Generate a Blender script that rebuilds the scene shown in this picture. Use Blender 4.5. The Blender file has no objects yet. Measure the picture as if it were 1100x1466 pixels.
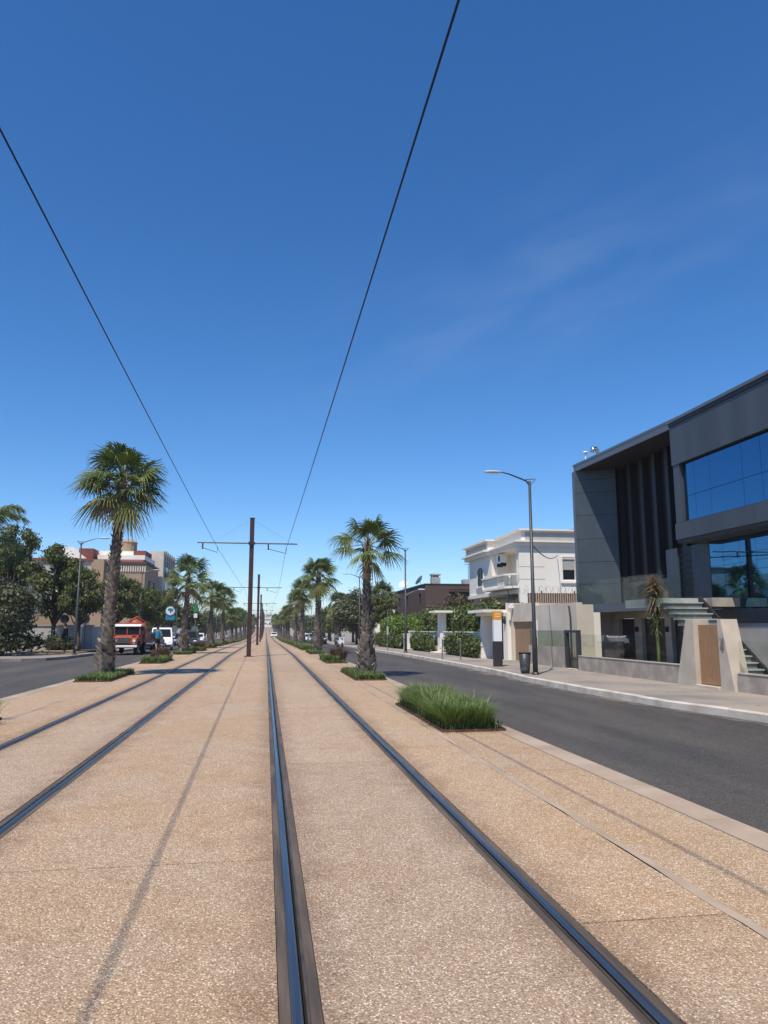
import bpy, math, random
import numpy as np
from mathutils import Vector, Matrix, Quaternion
S = bpy.context.scene
COL = S.collection
rad = math.radians
random.seed(7)

# ------------------------------------------------------------------ camera, sky, sun, exposure
cd = bpy.data.cameras.new('camera'); cam = bpy.data.objects.new('camera', cd); COL.objects.link(cam)
cd.sensor_fit = 'VERTICAL'; cd.sensor_height = 36.0; cd.lens = 36.0*1050/1466
cd.clip_start = 0.05; cd.clip_end = 6000
cam.location = (0, 0, 1.6)
cam.rotation_euler = (rad(90+8.984), 0, rad(-9.033))
S.camera = cam

SUN_EL, SUN_AZ = rad(61), rad(211.3)          # azimuth clockwise from +Y (down the tracks)
W = bpy.data.worlds.new('World'); S.world = W; W.use_nodes = True
wn = W.node_tree; bg = wn.nodes['Background']
sky = wn.nodes.new('ShaderNodeTexSky'); sky.sky_type = 'NISHITA'; sky.sun_disc = False
sky.sun_elevation = SUN_EL; sky.sun_rotation = SUN_AZ
sky.air_density = 0.9; sky.dust_density = 0.0; sky.ozone_density = 6.0; sky.altitude = 50
# a few very thin cirrus streaks
tc = wn.nodes.new('ShaderNodeTexCoord')
def vdot(v):
    n = wn.nodes.new('ShaderNodeVectorMath'); n.operation = 'DOT_PRODUCT'; n.inputs[1].default_value = v; wn.links.new(tc.outputs['Generated'], n.inputs[0]); return n.outputs['Value']
def wmath(op, a, b=0.0, c=0.0):
    n = wn.nodes.new('ShaderNodeMath'); n.operation = op
    for k, q in enumerate((a, b, c)):
        if isinstance(q, (int, float)): n.inputs[k].default_value = q
        else: wn.links.new(q, n.inputs[k])
    return n.outputs[0]
along, across, front = vdot((0.8407, -0.4732, 0.2633)), vdot((0.4232, 0.2707, -0.8647)), vdot((0.3483, 0.8324, 0.4311))
cmb = wn.nodes.new('ShaderNodeCombineXYZ'); wn.links.new(wmath('MULTIPLY', along, 2.6), cmb.inputs[0]); wn.links.new(wmath('MULTIPLY', across, 9.0), cmb.inputs[1])
nz = wn.nodes.new('ShaderNodeTexNoise'); nz.inputs['Scale'].default_value = 2.2; nz.inputs['Detail'].default_value = 7; nz.inputs['Distortion'].default_value = .3; wn.links.new(cmb.outputs[0], nz.inputs['Vector'])
e_al = wmath('MULTIPLY', along, 3.6); e_ac = wmath('MULTIPLY', across, 12.0)
gauss = wmath('EXPONENT', wmath('MULTIPLY', wmath('ADD', wmath('MULTIPLY', e_al, e_al), wmath('MULTIPLY', e_ac, e_ac)), -1.0))
dens = wmath('MULTIPLY', wmath('MULTIPLY', gauss, wmath('GREATER_THAN', front, 0.0)), wmath('MULTIPLY', wmath('MAXIMUM', wmath('SUBTRACT', nz.outputs['Fac'], .36), 0.0), .15))
mx = wn.nodes.new('ShaderNodeMix'); mx.data_type = 'RGBA'; mx.inputs[7].default_value = (7.5, 8.0, 8.6, 1)
wn.links.new(dens, mx.inputs[0])
hs = wn.nodes.new('ShaderNodeHueSaturation'); hs.inputs['Saturation'].default_value = 1.22; hs.inputs['Hue'].default_value = .503; hs.inputs['Value'].default_value = 1.07
wn.links.new(sky.outputs[0], hs.inputs['Color']); wn.links.new(hs.outputs[0], mx.inputs[6]); wn.links.new(mx.outputs[2], bg.inputs[0])
bg.inputs[1].default_value = 0.148
sl = bpy.data.lights.new('sun', 'SUN'); sl.energy = 5.0; sl.angle = rad(0.53); sl.color = (1.0, 0.925, 0.80)
so = bpy.data.objects.new('sun', sl); COL.objects.link(so)
ce = math.cos(SUN_EL)
so.rotation_euler = Vector((-math.sin(SUN_AZ)*ce, -math.cos(SUN_AZ)*ce, -math.sin(SUN_EL))).to_track_quat('-Z', 'Y').to_euler()
so.location = (-20, -30, 60)
S.view_settings.view_transform = 'Standard'; S.view_settings.look = 'None'
S.view_settings.exposure = 0.0; S.view_settings.gamma = 1.0
S.cycles.use_denoising = True
S.cycles.max_bounces = 8; S.cycles.transparent_max_bounces = 24
S.cycles.caustics_reflective = False; S.cycles.caustics_refractive = False

# ------------------------------------------------------------------ terrain profile along the street
PROF = [(-3000, 0.0), (45, 0.0), (90, -.33), (130, -.75), (175, -.95), (215, -.97), (260, -.7), (330, .2), (450, 1.45), (700, 3.2), (6000, 3.2)]
def gz(y):
    for (a, za), (b, zb) in zip(PROF, PROF[1:]):
        if y <= b:
            t = (y-a)/(b-a); t = t*t*(3-2*t) if za == zb else t
            return za+(zb-za)*t
    return PROF[-1][1]
YS = [-60, -5, 10, 25, 45, 60, 75, 90, 110, 130, 152, 175, 195, 215, 237, 260, 295, 330, 390, 450, 575, 700]

# ------------------------------------------------------------------ mesh helpers
class MB:
    def __init__(s, off=(0, 0, 0)):
        if hasattr(off, 'location'): off = tuple(off.location)
        s.v = []; s.f = []; s.o = off
    def add(s, vs, fs):
        n = len(s.v); o = s.o
        s.v += [(x-o[0], y-o[1], z-o[2]) for x, y, z in vs]
        s.f += [tuple(i+n for i in f) for f in fs]
    def box(s, x0, x1, y0, y1, z0, z1):
        s.add([(x0,y0,z0),(x1,y0,z0),(x1,y1,z0),(x0,y1,z0),(x0,y0,z1),(x1,y0,z1),(x1,y1,z1),(x0,y1,z1)],
              [(0,3,2,1),(4,5,6,7),(0,1,5,4),(1,2,6,5),(2,3,7,6),(3,0,4,7)]); return s
    def prism(s, poly, ax, a0, a1):
        """polygon extruded along an axis; poly holds the two other coordinates in xyz order"""
        n = len(poly)
        def p(u, w, a): return {'x': (a, u, w), 'y': (u, a, w), 'z': (u, w, a)}[ax]
        s.add([p(u, w, a0) for u, w in poly]+[p(u, w, a1) for u, w in poly],
              [tuple(range(n))[::-1], tuple(range(n, 2*n))]+[(i, (i+1) % n, n+(i+1) % n, n+i) for i in range(n)]); return s
    def tube(s, pts, r, n=8, cap=True):
        pts = [Vector(p) for p in pts]; m = len(pts)
        rs = r if isinstance(r, (list, tuple)) else [r]*m
        vs = []; ref = None
        for i, p in enumerate(pts):
            d = (pts[min(i+1, m-1)]-pts[max(i-1, 0)]).normalized()
            if ref is None: ref = Vector((0, 0, 1)) if abs(d.z) < .9 else Vector((1, 0, 0))
            a = d.cross(ref).normalized(); b = a.cross(d).normalized(); ref = b
            for k in range(n):
                t = 2*math.pi*k/n
                q = p+(a*math.cos(t)+b*math.sin(t))*rs[i]; vs.append(tuple(q))
        fs = [(i*n+k, i*n+(k+1) % n, (i+1)*n+(k+1) % n, (i+1)*n+k) for i in range(m-1) for k in range(n)]
        if cap: fs += [tuple(range(n))[::-1], tuple(range((m-1)*n, m*n))]
        s.add(vs, fs); return s
    def lathe(s, prof, cx=0, cy=0, n=12):
        return s.tube([(cx, cy, z) for r, z in prof], [max(r, .001) for r, z in prof], n)
    def ball(s, c, r, n=10, m=6):
        rx, ry, rz = r if isinstance(r, tuple) else (r, r, r)
        vs = [(c[0]+rx*math.sin(math.pi*j/m)*math.cos(2*math.pi*k/n), c[1]+ry*math.sin(math.pi*j/m)*math.sin(2*math.pi*k/n), c[2]+rz*math.cos(math.pi*j/m)) for j in range(m+1) for k in range(n)]
        s.add(vs, [(j*n+k, (j+1)*n+k, (j+1)*n+(k+1) % n, j*n+(k+1) % n) for j in range(m) for k in range(n)]); return s
    def quad(s, a, b, c, d): s.add([a, b, c, d], [(0, 1, 2, 3)]); return s
    def disc(s, c, r, ax='y', th=.02, n=24):
        poly = [(c[0 if ax != 'x' else 1]+r*math.cos(2*math.pi*k/n), c[2 if ax != 'z' else 1]+r*math.sin(2*math.pi*k/n)) for k in range(n)]
        a = c[{'x': 0, 'y': 1, 'z': 2}[ax]]
        return s.prism(poly, ax, a-th/2, a+th/2)
    def wall(s, ax, c0, c1, u0, u1, z0, z1, holes=()):
        us = sorted({u0, u1, *[h[0] for h in holes], *[h[1] for h in holes]}); us = [u for u in us if u0 <= u <= u1]
        for a, b in zip(us, us[1:]):
            m = (a+b)/2; zz = z0
            for h in sorted([h for h in holes if h[0] < m < h[1]], key=lambda h: h[2])+[(0, 0, z1, z1)]:
                if h[2] > zz+1e-4:
                    s.box(c0, c1, a, b, zz, h[2]) if ax == 'x' else s.box(a, b, c0, c1, zz, h[2])
                zz = h[3]
        return s

def mesh_of(name, mb, mat, smooth=False):
    me = bpy.data.meshes.new(name); me.from_pydata(mb.v, [], mb.f); me.materials.append(mat)
    if smooth: me.polygons.foreach_set('use_smooth', [True]*len(me.polygons))
    me.update(); return me
def np_mesh(name, v, f, mat):
    me = bpy.data.meshes.new(name); k = f.shape[1]
    me.vertices.add(len(v)); me.vertices.foreach_set('co', v.astype(np.float32).ravel())
    me.loops.add(f.size); me.loops.foreach_set('vertex_index', f.astype(np.int32).ravel())
    me.polygons.add(len(f)); me.polygons.foreach_set('loop_start', np.arange(0, f.size, k, dtype=np.int32))
    me.update(calc_edges=True); me.materials.append(mat); return me
def link(name, data, parent=None, loc=None, rz=0, kind=None, label=None, scale=None):
    o = bpy.data.objects.new(name, data); COL.objects.link(o)
    if parent: o.parent = parent
    if loc: o.location = loc
    if rz: o.rotation_euler = (0, 0, rz)
    if scale: o.scale = (scale,)*3 if not isinstance(scale, tuple) else scale
    if kind: o['kind'] = kind
    if label: o['label'] = label
    return o
def part(name, mb, mat, parent=None, smooth=False, kind=None, label=None, bevel=0):
    o = link(name, mesh_of(name, mb, mat, smooth), parent, kind=kind, label=label)
    if bevel:
        b = o.modifiers.new('bevel', 'BEVEL'); b.width = bevel; b.segments = 2; b.limit_method = 'ANGLE'
    return o
def struct(name, mb, mat, smooth=False): return part(name, mb, mat, kind='structure', smooth=smooth)
def tag(o, label, cat, group=None):
    o['label'] = label; o['category'] = cat
    if group: o['group'] = group
    return o
def thing(name, label, cat, loc=(0, 0, 0), group=None, rz=0):
    return tag(link(name, None, loc=loc, rz=rz), label, cat, group)

# ------------------------------------------------------------------ materials
MATS = {}
def M(name, c, c2=None, sc=4.0, rough=.7, bump=0, bsc=None, metal=0, spec=.5, detail=5, lo=.38, hi=.62, dist=.02, stretch=None, isl=0, trans=0, coat=0, sheen=0, c3=None, sc3=.5):
    if name in MATS: return MATS[name]
    m = bpy.data.materials.new(name); m.use_nodes = True; t = m.node_tree; p = t.nodes['Principled BSDF']
    p.inputs['Roughness'].default_value = rough; p.inputs['Metallic'].default_value = metal
    p.inputs['Specular IOR Level'].default_value = spec; p.inputs['Coat Weight'].default_value = coat
    p.inputs['Base Color'].default_value = (*c, 1)
    L = t.links.new; co = t.nodes.new('ShaderNodeTexCoord').outputs['Object']
    if stretch:
        mpn = t.nodes.new('ShaderNodeMapping'); mpn.inputs['Scale'].default_value = stretch; L(co, mpn.inputs[0]); co = mpn.outputs[0]
    out = None
    def mixn(a, b, fac):
        x = t.nodes.new('ShaderNodeMix'); x.data_type = 'RGBA'
        for s_, v_ in ((6, a), (7, b)):
            if isinstance(v_, tuple): x.inputs[s_].default_value = (*v_, 1)
            else: L(v_, x.inputs[s_])
        L(fac, x.inputs[0]); return x.outputs[2]
    def noise(scale, lo_, hi_, d=detail):
        n = t.nodes.new('ShaderNodeTexNoise'); n.inputs['Scale'].default_value = scale; n.inputs['Detail'].default_value = d; L(co, n.inputs['Vector'])
        r = t.nodes.new('ShaderNodeMapRange'); r.inputs[1].default_value = lo_; r.inputs[2].default_value = hi_; L(n.outputs['Fac'], r.inputs[0])
        return r.outputs[0], n.outputs['Fac']
    if c2:
        if isl:
            g = t.nodes.new('ShaderNodeNewGeometry'); out = mixn(c, c2, g.outputs['Random Per Island'])
        else:
            f, _ = noise(sc, lo, hi); out = mixn(c, c2, f)
    if c3:
        f, _ = noise(sc3, .42, .68, 4); out = mixn(out if out else c, c3, f)
    if out: L(out, p.inputs['Base Color'])
    if bump:
        n = t.nodes.new('ShaderNodeTexNoise'); n.inputs['Scale'].default_value = bsc or sc*3; n.inputs['Detail'].default_value = 6; L(co, n.inputs['Vector'])
        b = t.nodes.new('ShaderNodeBump'); b.inputs['Strength'].default_value = bump; b.inputs['Distance'].default_value = dist
        L(n.outputs['Fac'], b.inputs['Height']); L(b.outputs[0], p.inputs['Normal'])
    if trans:
        tr = t.nodes.new('ShaderNodeBsdfTranslucent'); tr.inputs[0].default_value = (c[0]*1.6, c[1]*1.6, c[2]*.8, 1)
        ms = t.nodes.new('ShaderNodeMixShader'); ms.inputs[0].default_value = trans
        L(p.outputs[0], ms.inputs[1]); L(tr.outputs[0], ms.inputs[2]); L(ms.outputs[0], t.nodes['Material Output'].inputs[0])
    MATS[name] = m; return m

def aggregate(name, base, stain, wear=None):
    """exposed aggregate concrete: pebbles of several colours in a sandy matrix"""
    m = bpy.data.materials.new(name); m.use_nodes = True; t = m.node_tree; p = t.nodes['Principled BSDF']; L = t.links.new
    p.inputs['Roughness'].default_value = .75; p.inputs['Specular IOR Level'].default_value = .35
    co = t.nodes.new('ShaderNodeTexCoord').outputs['Object']
    def vor(scale, feat='F1'):
        v = t.nodes.new('ShaderNodeTexVoronoi'); v.inputs['Scale'].default_value = scale; v.feature = feat; L(co, v.inputs['Vector']); return v
    v1 = vor(74); v2 = vor(140)
    sp = t.nodes.new('ShaderNodeSeparateColor'); L(v1.outputs['Color'], sp.inputs[0])
    r = t.nodes.new('ShaderNodeValToRGB'); cr = r.color_ramp; cr.interpolation = 'CONSTANT'
    b = base
    cols = [(0, (b[0]*.55, b[1]*.50, b[2]*.46)), (.14, (b[0]*.8, b[1]*.74, b[2]*.66)), (.38, b), (.58, (b[0]*1.18, b[1]*1.05, b[2]*.86)), (.74, (b[0]*1.1, b[1]*1.22, b[2]*1.35)), (.86, (b[0]*1.62, b[1]*1.78, b[2]*1.95)), (.96, (min(.85, b[0]*1.9), min(.8, b[1]*2.1), min(.74, b[2]*2.4)))]
    while len(cr.elements) < len(cols): cr.elements.new(.5)
    for e, (q, c) in zip(cr.elements, cols): e.position = q; e.color = (*c, 1)
    L(sp.outputs[0], r.inputs[0])
    sp2 = t.nodes.new('ShaderNodeSeparateColor'); L(v2.outputs['Color'], sp2.inputs[0])
    r2 = t.nodes.new('ShaderNodeValToRGB'); c2 = r2.color_ramp; c2.interpolation = 'CONSTANT'
    cols2 = [(0, (b[0]*.62, b[1]*.56, b[2]*.50)), (.3, (b[0]*.92, b[1]*.86, b[2]*.78)), (.7, (b[0]*1.12, b[1]*1.05, b[2]*.98)), (.93, (b[0]*1.9, b[1]*2.05, b[2]*2.3))]
    while len(c2.elements) < 4: c2.elements.new(.5)
    for e, (q, c) in zip(c2.elements, cols2): e.position = q; e.color = (*c, 1)
    L(sp2.outputs[1], r2.inputs[0])
    def mixc(a, bb, fac, blend='MIX'):
        x = t.nodes.new('ShaderNodeMix'); x.data_type = 'RGBA'; x.blend_type = blend
        for s_, v_ in ((6, a), (7, bb)):
            if isinstance(v_, tuple): x.inputs[s_].default_value = (*v_, 1)
            else: L(v_, x.inputs[s_])
        if isinstance(fac, float): x.inputs[0].default_value = fac
        else: L(fac, x.inputs[0])
        return x.outputs[2]
    mr = t.nodes.new('ShaderNodeMapRange'); mr.inputs[1].default_value = .25; mr.inputs[2].default_value = .55; L(v1.outputs['Distance'], mr.inputs[0])
    # distance is in cell units: pebble centre near 0, matrix beyond
    c = mixc(r.outputs[0], r2.outputs[0], mr.outputs[0])
    n = t.nodes.new('ShaderNodeTexNoise'); n.inputs['Scale'].default_value = .55; n.inputs['Detail'].default_value = 7; n.inputs['Roughness'].default_value = .62
    if wear:
        mw = t.nodes.new('ShaderNodeMapping'); mw.inputs['Scale'].default_value = wear; L(co, mw.inputs[0]); L(mw.outputs[0], n.inputs['Vector'])
    else: L(co, n.inputs['Vector'])
    mr2 = t.nodes.new('ShaderNodeMapRange'); mr2.inputs[1].default_value = .36; mr2.inputs[2].default_value = .68; L(n.outputs['Fac'], mr2.inputs[0])
    c = mixc(c, mixc(c, stain, 1.0, 'MULTIPLY'), mr2.outputs[0])
    n3 = t.nodes.new('ShaderNodeTexNoise'); n3.inputs['Scale'].default_value = 3.1; n3.inputs['Detail'].default_value = 6; L(co, n3.inputs['Vector'])
    mr3 = t.nodes.new('ShaderNodeMapRange'); mr3.inputs[1].default_value = .5; mr3.inputs[2].default_value = .75; mr3.inputs[4].default_value = .55; L(n3.outputs['Fac'], mr3.inputs[0])
    c = mixc(c, mixc(c, (.80, .76, .73), 1.0, 'MULTIPLY'), mr3.outputs[0])
    # brake dust and rust along the rails
    sx = t.nodes.new('ShaderNodeSeparateXYZ'); L(co, sx.inputs[0]); dmin = None
    for rx in (-3.52, -2.05, .17, 1.66):
        d1 = t.nodes.new('ShaderNodeMath'); d1.operation = 'SUBTRACT'; d1.inputs[1].default_value = rx; L(sx.outputs[0], d1.inputs[0])
        d2 = t.nodes.new('ShaderNodeMath'); d2.operation = 'ABSOLUTE'; L(d1.outputs[0], d2.inputs[0])
        if dmin is None: dmin = d2.outputs[0]
        else:
            d3 = t.nodes.new('ShaderNodeMath'); d3.operation = 'MINIMUM'; L(dmin, d3.inputs[0]); L(d2.outputs[0], d3.inputs[1]); dmin = d3.outputs[0]
    n4 = t.nodes.new('ShaderNodeTexNoise'); n4.inputs['Scale'].default_value = 2.4; n4.inputs['Detail'].default_value = 7; L(co, n4.inputs['Vector'])
    d4 = t.nodes.new('ShaderNodeMath'); d4.operation = 'MULTIPLY_ADD'; d4.inputs[1].default_value = .55; d4.inputs[2].default_value = -.27; L(n4.outputs['Fac'], d4.inputs[0])
    d5 = t.nodes.new('ShaderNodeMath'); L(dmin, d5.inputs[0]); L(d4.outputs[0], d5.inputs[1])
    mr5 = t.nodes.new('ShaderNodeMapRange'); mr5.inputs[1].default_value = .10; mr5.inputs[2].default_value = .34; mr5.inputs[3].default_value = .62; mr5.inputs[4].default_value = 0; L(d5.outputs[0], mr5.inputs[0])
    c = mixc(c, mixc(c, (.60, .56, .54), 1.0, 'MULTIPLY'), mr5.outputs[0])
    # slab-to-slab tint
    oi = t.nodes.new('ShaderNodeObjectInfo'); mr4 = t.nodes.new('ShaderNodeMapRange'); mr4.inputs[3].default_value = .93; mr4.inputs[4].default_value = 1.06; L(oi.outputs['Random'], mr4.inputs[0])
    vm = t.nodes.new('ShaderNodeVectorMath'); vm.operation = 'SCALE'; L(c, vm.inputs[0]); L(mr4.outputs[0], vm.inputs['Scale'])
    L(vm.outputs[0], p.inputs['Base Color'])
    iv = t.nodes.new('ShaderNodeMath'); iv.operation = 'SUBTRACT'; iv.inputs[0].default_value = .6; L(v1.outputs['Distance'], iv.inputs[1])
    ad = t.nodes.new('ShaderNodeMath'); ad.operation = 'MULTIPLY_ADD'; ad.inputs[1].default_value = -.4; L(v2.outputs['Distance'], ad.inputs[0]); L(iv.outputs[0], ad.inputs[2])
    bu = t.nodes.new('ShaderNodeBump'); bu.inputs['Strength'].default_value = .8; bu.inputs['Distance'].default_value = .006
    L(ad.outputs[0], bu.inputs['Height']); L(bu.outputs[0], p.inputs['Normal'])
    return m

def glass(name, tint, refl=.0, rough=.0):
    m = bpy.data.materials.new(name); m.use_nodes = True; t = m.node_tree; L = t.links.new
    t.nodes.remove(t.nodes['Principled BSDF'])
    tr = t.nodes.new('ShaderNodeBsdfTransparent'); tr.inputs[0].default_value = (*tint, 1)
    gl = t.nodes.new('ShaderNodeBsdfGlossy'); gl.inputs['Roughness'].default_value = rough
    fr = t.nodes.new('ShaderNodeLayerWeight'); fr.inputs[0].default_value = .5
    pw = t.nodes.new('ShaderNodeMath'); pw.operation = 'POWER'; pw.inputs[1].default_value = 5; L(fr.outputs['Facing'], pw.inputs[0])
    ad = t.nodes.new('ShaderNodeMath'); ad.operation = 'MULTIPLY_ADD'; ad.inputs[1].default_value = .9; ad.inputs[2].default_value = .03+refl; L(pw.outputs[0], ad.inputs[0])
    ms = t.nodes.new('ShaderNodeMixShader'); L(ad.outputs[0], ms.inputs[0]); L(tr.outputs[0], ms.inputs[1]); L(gl.outputs[0], ms.inputs[2])
    L(ms.outputs[0], t.nodes['Material Output'].inputs[0]); MATS[name] = m; return m

AGG_T = aggregate('aggregate_track', (.450, .346, .250), (.93, .87, .82))
AGG_S = aggregate('aggregate_shoulder', (.462, .350, .246), (.98, .89, .78))
m_asph = aggregate('asphalt', (.066, .063, .060), (1.7, 1.62, 1.52), (1.5, .25, 1))
m_gutter = M('dusty_gutter', (.075, .069, .063), (.19, .155, .12), sc=1.4, rough=.95, lo=.4, hi=.75, detail=8)
m_pave = M('pavement_concrete', (.30, .265, .225), (.21, .19, .165), sc=.8, rough=.85, bump=.35, bsc=60, dist=.006, c3=(.36, .29, .23), sc3=.35)
m_joint = M('joint_mortar', (.12, .09, .07), (.08, .06, .05), rough=.9)
m_strip = M('smooth_concrete', (.44, .338, .25), (.35, .262, .185), sc=1.3, rough=.8, bump=.3, bsc=50, dist=.004)
m_kerb = M('painted_kerb', (.62, .56, .475), (.42, .36, .29), sc=1.6, rough=.85, bump=.5, bsc=18, dist=.01, lo=.42, hi=.72)
m_earth = M('dry_earth', (.23, .16, .095), (.30, .22, .13), sc=1.2, rough=.95, bump=.5, bsc=20)
m_soil = M('bed_soil', (.06, .042, .028), (.10, .07, .045), sc=6, rough=.95, bump=.6, bsc=30)
m_rubber = M('rail_rubber', (.070, .052, .036), (.135, .098, .066), sc=3, rough=.62, bump=.35, bsc=40, dist=.004, stretch=(3, .35, 3))
m_rail = M('polished_rail', (.20, .205, .215), (.13, .13, .135), sc=3, rough=.24, metal=.85, stretch=(8, .25, 8))
m_lip = M('dark_rail', (.07, .055, .042), (.12, .09, .065), sc=6, rough=.5, metal=.4, bump=.2, bsc=60, dist=.002)
m_black = M('black_groove', (.006, .006, .006), rough=.9)
m_mast = M('maroon_steel', (.062, .024, .019), (.040, .016, .013), sc=3, rough=.5, bump=.1, bsc=20)
m_wire = M('dark_wire', (.012, .012, .013), rough=.5, metal=.5)
m_galv = M('galvanised', (.26, .27, .28), (.20, .21, .22), sc=6, rough=.45, metal=.6)
m_lampgrey = M('lamp_grey', (.052, .055, .059), (.042, .044, .048), sc=3, rough=.45, metal=.2)
m_lamphead = M('lamp_head', (.55, .57, .58), rough=.35)
m_insul = M('insulator', (.10, .07, .06), rough=.4)
m_corten = M('rusty_edging', (.10, .045, .028), (.16, .07, .04), sc=8, rough=.85, bump=.3)

# ------------------------------------------------------------------ the setting
def sheet(x0, x1, dz, ys=YS, mb=None):
    mb = mb or MB(); n = len(mb.v)
    for a, b in zip(ys, ys[1:]):
        mb.quad((x0, a, gz(a)+dz), (x1, a, gz(a)+dz), (x1, b, gz(b)+dz), (x0, b, gz(b)+dz))
    return mb
struct('ground', sheet(-2500, 2500, -.35, [-800]+YS[1:]+[5000]), m_earth)
struct('road_right', sheet(3.9, 9.6, -.08), m_asph)
struct('road_left', sheet(-70, -5.9, -.08), m_asph)

KR = [(-60, 9.0), (11.5, 9.0), (13.2, 8.75), (15, 8.42), (18.5, 8.2), (23, 8.15), (27, 8.4), (33, 8.4), (50, 8.15), (700, 8.1)]
KL = [(-70, 38.6), (-14, 39.9), (-12.2, 40.25), (-11.2, 41.0), (-10.7, 42.6), (-10.6, 46), (-10.6, 700)]
def at(poly, y):
    for (a, xa), (b, xb) in zip(poly, poly[1:]):
        if a <= y <= b: return xa+(xb-xa)*(y-a)/(b-a)
mbp = MB(); mbe = MB()
ys = sorted(set(YS+[k[0] for k in KR]))
for a, b in zip(ys, ys[1:]):
    xa, xb = at(KR, a)+.14, at(KR, b)+.14
    mbp.quad((xa, a, gz(a)+.07), (13.0, a, gz(a)+.07), (13.0, b, gz(b)+.07), (xb, b, gz(b)+.07))
    mbe.quad((13.0, a, gz(a)+.07), (90, a, gz(a)+.07), (90, b, gz(b)+.07), (13.0, b, gz(b)+.07))
pave_r = struct('pavement_right', mbp, m_pave)
rg = random.Random(4); gm = MB(); gy = [float(v) for v in np.arange(-4, 60, .4)]; gw_ = [rg.uniform(.12, .5) for _ in gy]
for a, b, wa, wb in zip(gy, gy[1:], gw_, gw_[1:]):
    gm.quad((at(KR, a)-wa, a, gz(a)-.076), (at(KR, a)+.01, a, gz(a)-.076), (at(KR, b)+.01, b, gz(b)-.076), (at(KR, b)-wb, b, gz(b)-.076))
struct('gutter', gm, m_gutter)
struct('yard_ground', mbe, m_pave)
mbl = MB()
for a, b in [(-70, -14), (-14, -12.2), (-12.2, -11.2), (-11.2, -10.75)]:
    ya = np.interp(a, [k[0] for k in KL[:5]], [k[1] for k in KL[:5]])+.14; yb = np.interp(b, [k[0] for k in KL[:5]], [k[1] for k in KL[:5]])+.14
    mbl.quad((a, ya, .07), (b, yb, .07), (b, 46, .07), (a, 46, .07))
for a, b in zip([46]+[y for y in YS if y > 46], [y for y in YS if y > 46]):
    mbl.quad((-70, a, gz(a)+.07), (-10.75, a, gz(a)+.07), (-10.75, b, gz(b)+.07), (-70, b, gz(b)+.07))
pave_l = struct('pavement_left', mbl, m_pave)

# kerb stones, one by one where they can be told apart
def kerb_run(pts, parent, w=.15, top=.08, bot=-.2, length=1.0, mat=m_kerb, maxn=70, gap=.012, jit=.006, side=1):
    segs = []; d0 = 0; stones = 0; rest = MB(parent); rnd = random.Random(3)
    for (x0, y0), (x1, y1) in zip(pts, pts[1:]):
        l = math.hypot(x1-x0, y1-y0); n = max(1, round(l/length))
        for i in range(n):
            t0, t1 = i/n, (i+1)/n; dx, dy = (x1-x0)/l, (y1-y0)/l; g = gap/2
            ax, ay = x0+(x1-x0)*t0+dx*g, y0+(y1-y0)*t0+dy*g; bx, by = x0+(x1-x0)*t1-dx*g, y0+(y1-y0)*t1-dy*g
            nx, ny = dy*side*w, -dx*side*w; j = rnd.uniform(-jit, jit); k = rnd.uniform(-jit, jit)
            za, zb = gz(ay)+top+j, gz(by)+top+j
            m = MB() if stones < maxn else rest
            c = .02
            q = [(ax+k, ay), (bx+k, by), (bx+nx+k, by+ny), (ax+nx+k, ay+ny)]
            ins = [(ax+k+nx*c/w, ay+ny*c/w), (bx+k+nx*c/w, by+ny*c/w), (bx+nx+k, by+ny), (ax+nx+k, ay+ny)]
            m.add([(*q[0], za+bot), (*q[1], zb+bot), (*q[2], zb+bot), (*q[3], za+bot), (*q[0], za-c), (*q[1], zb-c), (*q[2], zb-c), (*q[3], za-c),
                   (*ins[0], za), (*ins[1], zb), (*ins[2], zb), (*ins[3], za)],
                  [(0,3,2,1),(0,1,5,4),(1,2,6,5),(2,3,7,6),(3,0,4,7),(4,5,9,8),(5,6,10,9),(6,7,11,10),(7,4,8,11),(8,9,10,11)])
            if stones < maxn: part('kerb_stone', m, mat, parent)
            stones += 1
    if rest.f: part('far_kerb', rest, mat, parent, kind='stuff')
kerb_run([(x, y) for y, x in KR[1:-1] if y >= 11] + [(8.1, 80), (8.1, 300)], pave_r, maxn=75)
kerb_run([(9.0, -4), (9.0, 11.49)], pave_r, maxn=20)
kerb_run([(-10.6, 80), (-10.6, 46), (-10.7, 42.6), (-11.2, 41.0), (-12.2, 40.25), (-14, 39.9), (-32, 39.48)], pave_l, side=1, maxn=70, mat=m_pave)
kerb_run([(-10.6, 300), (-10.6, 80.01)], pave_l, side=1, maxn=0, length=4, mat=m_pave)

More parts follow.
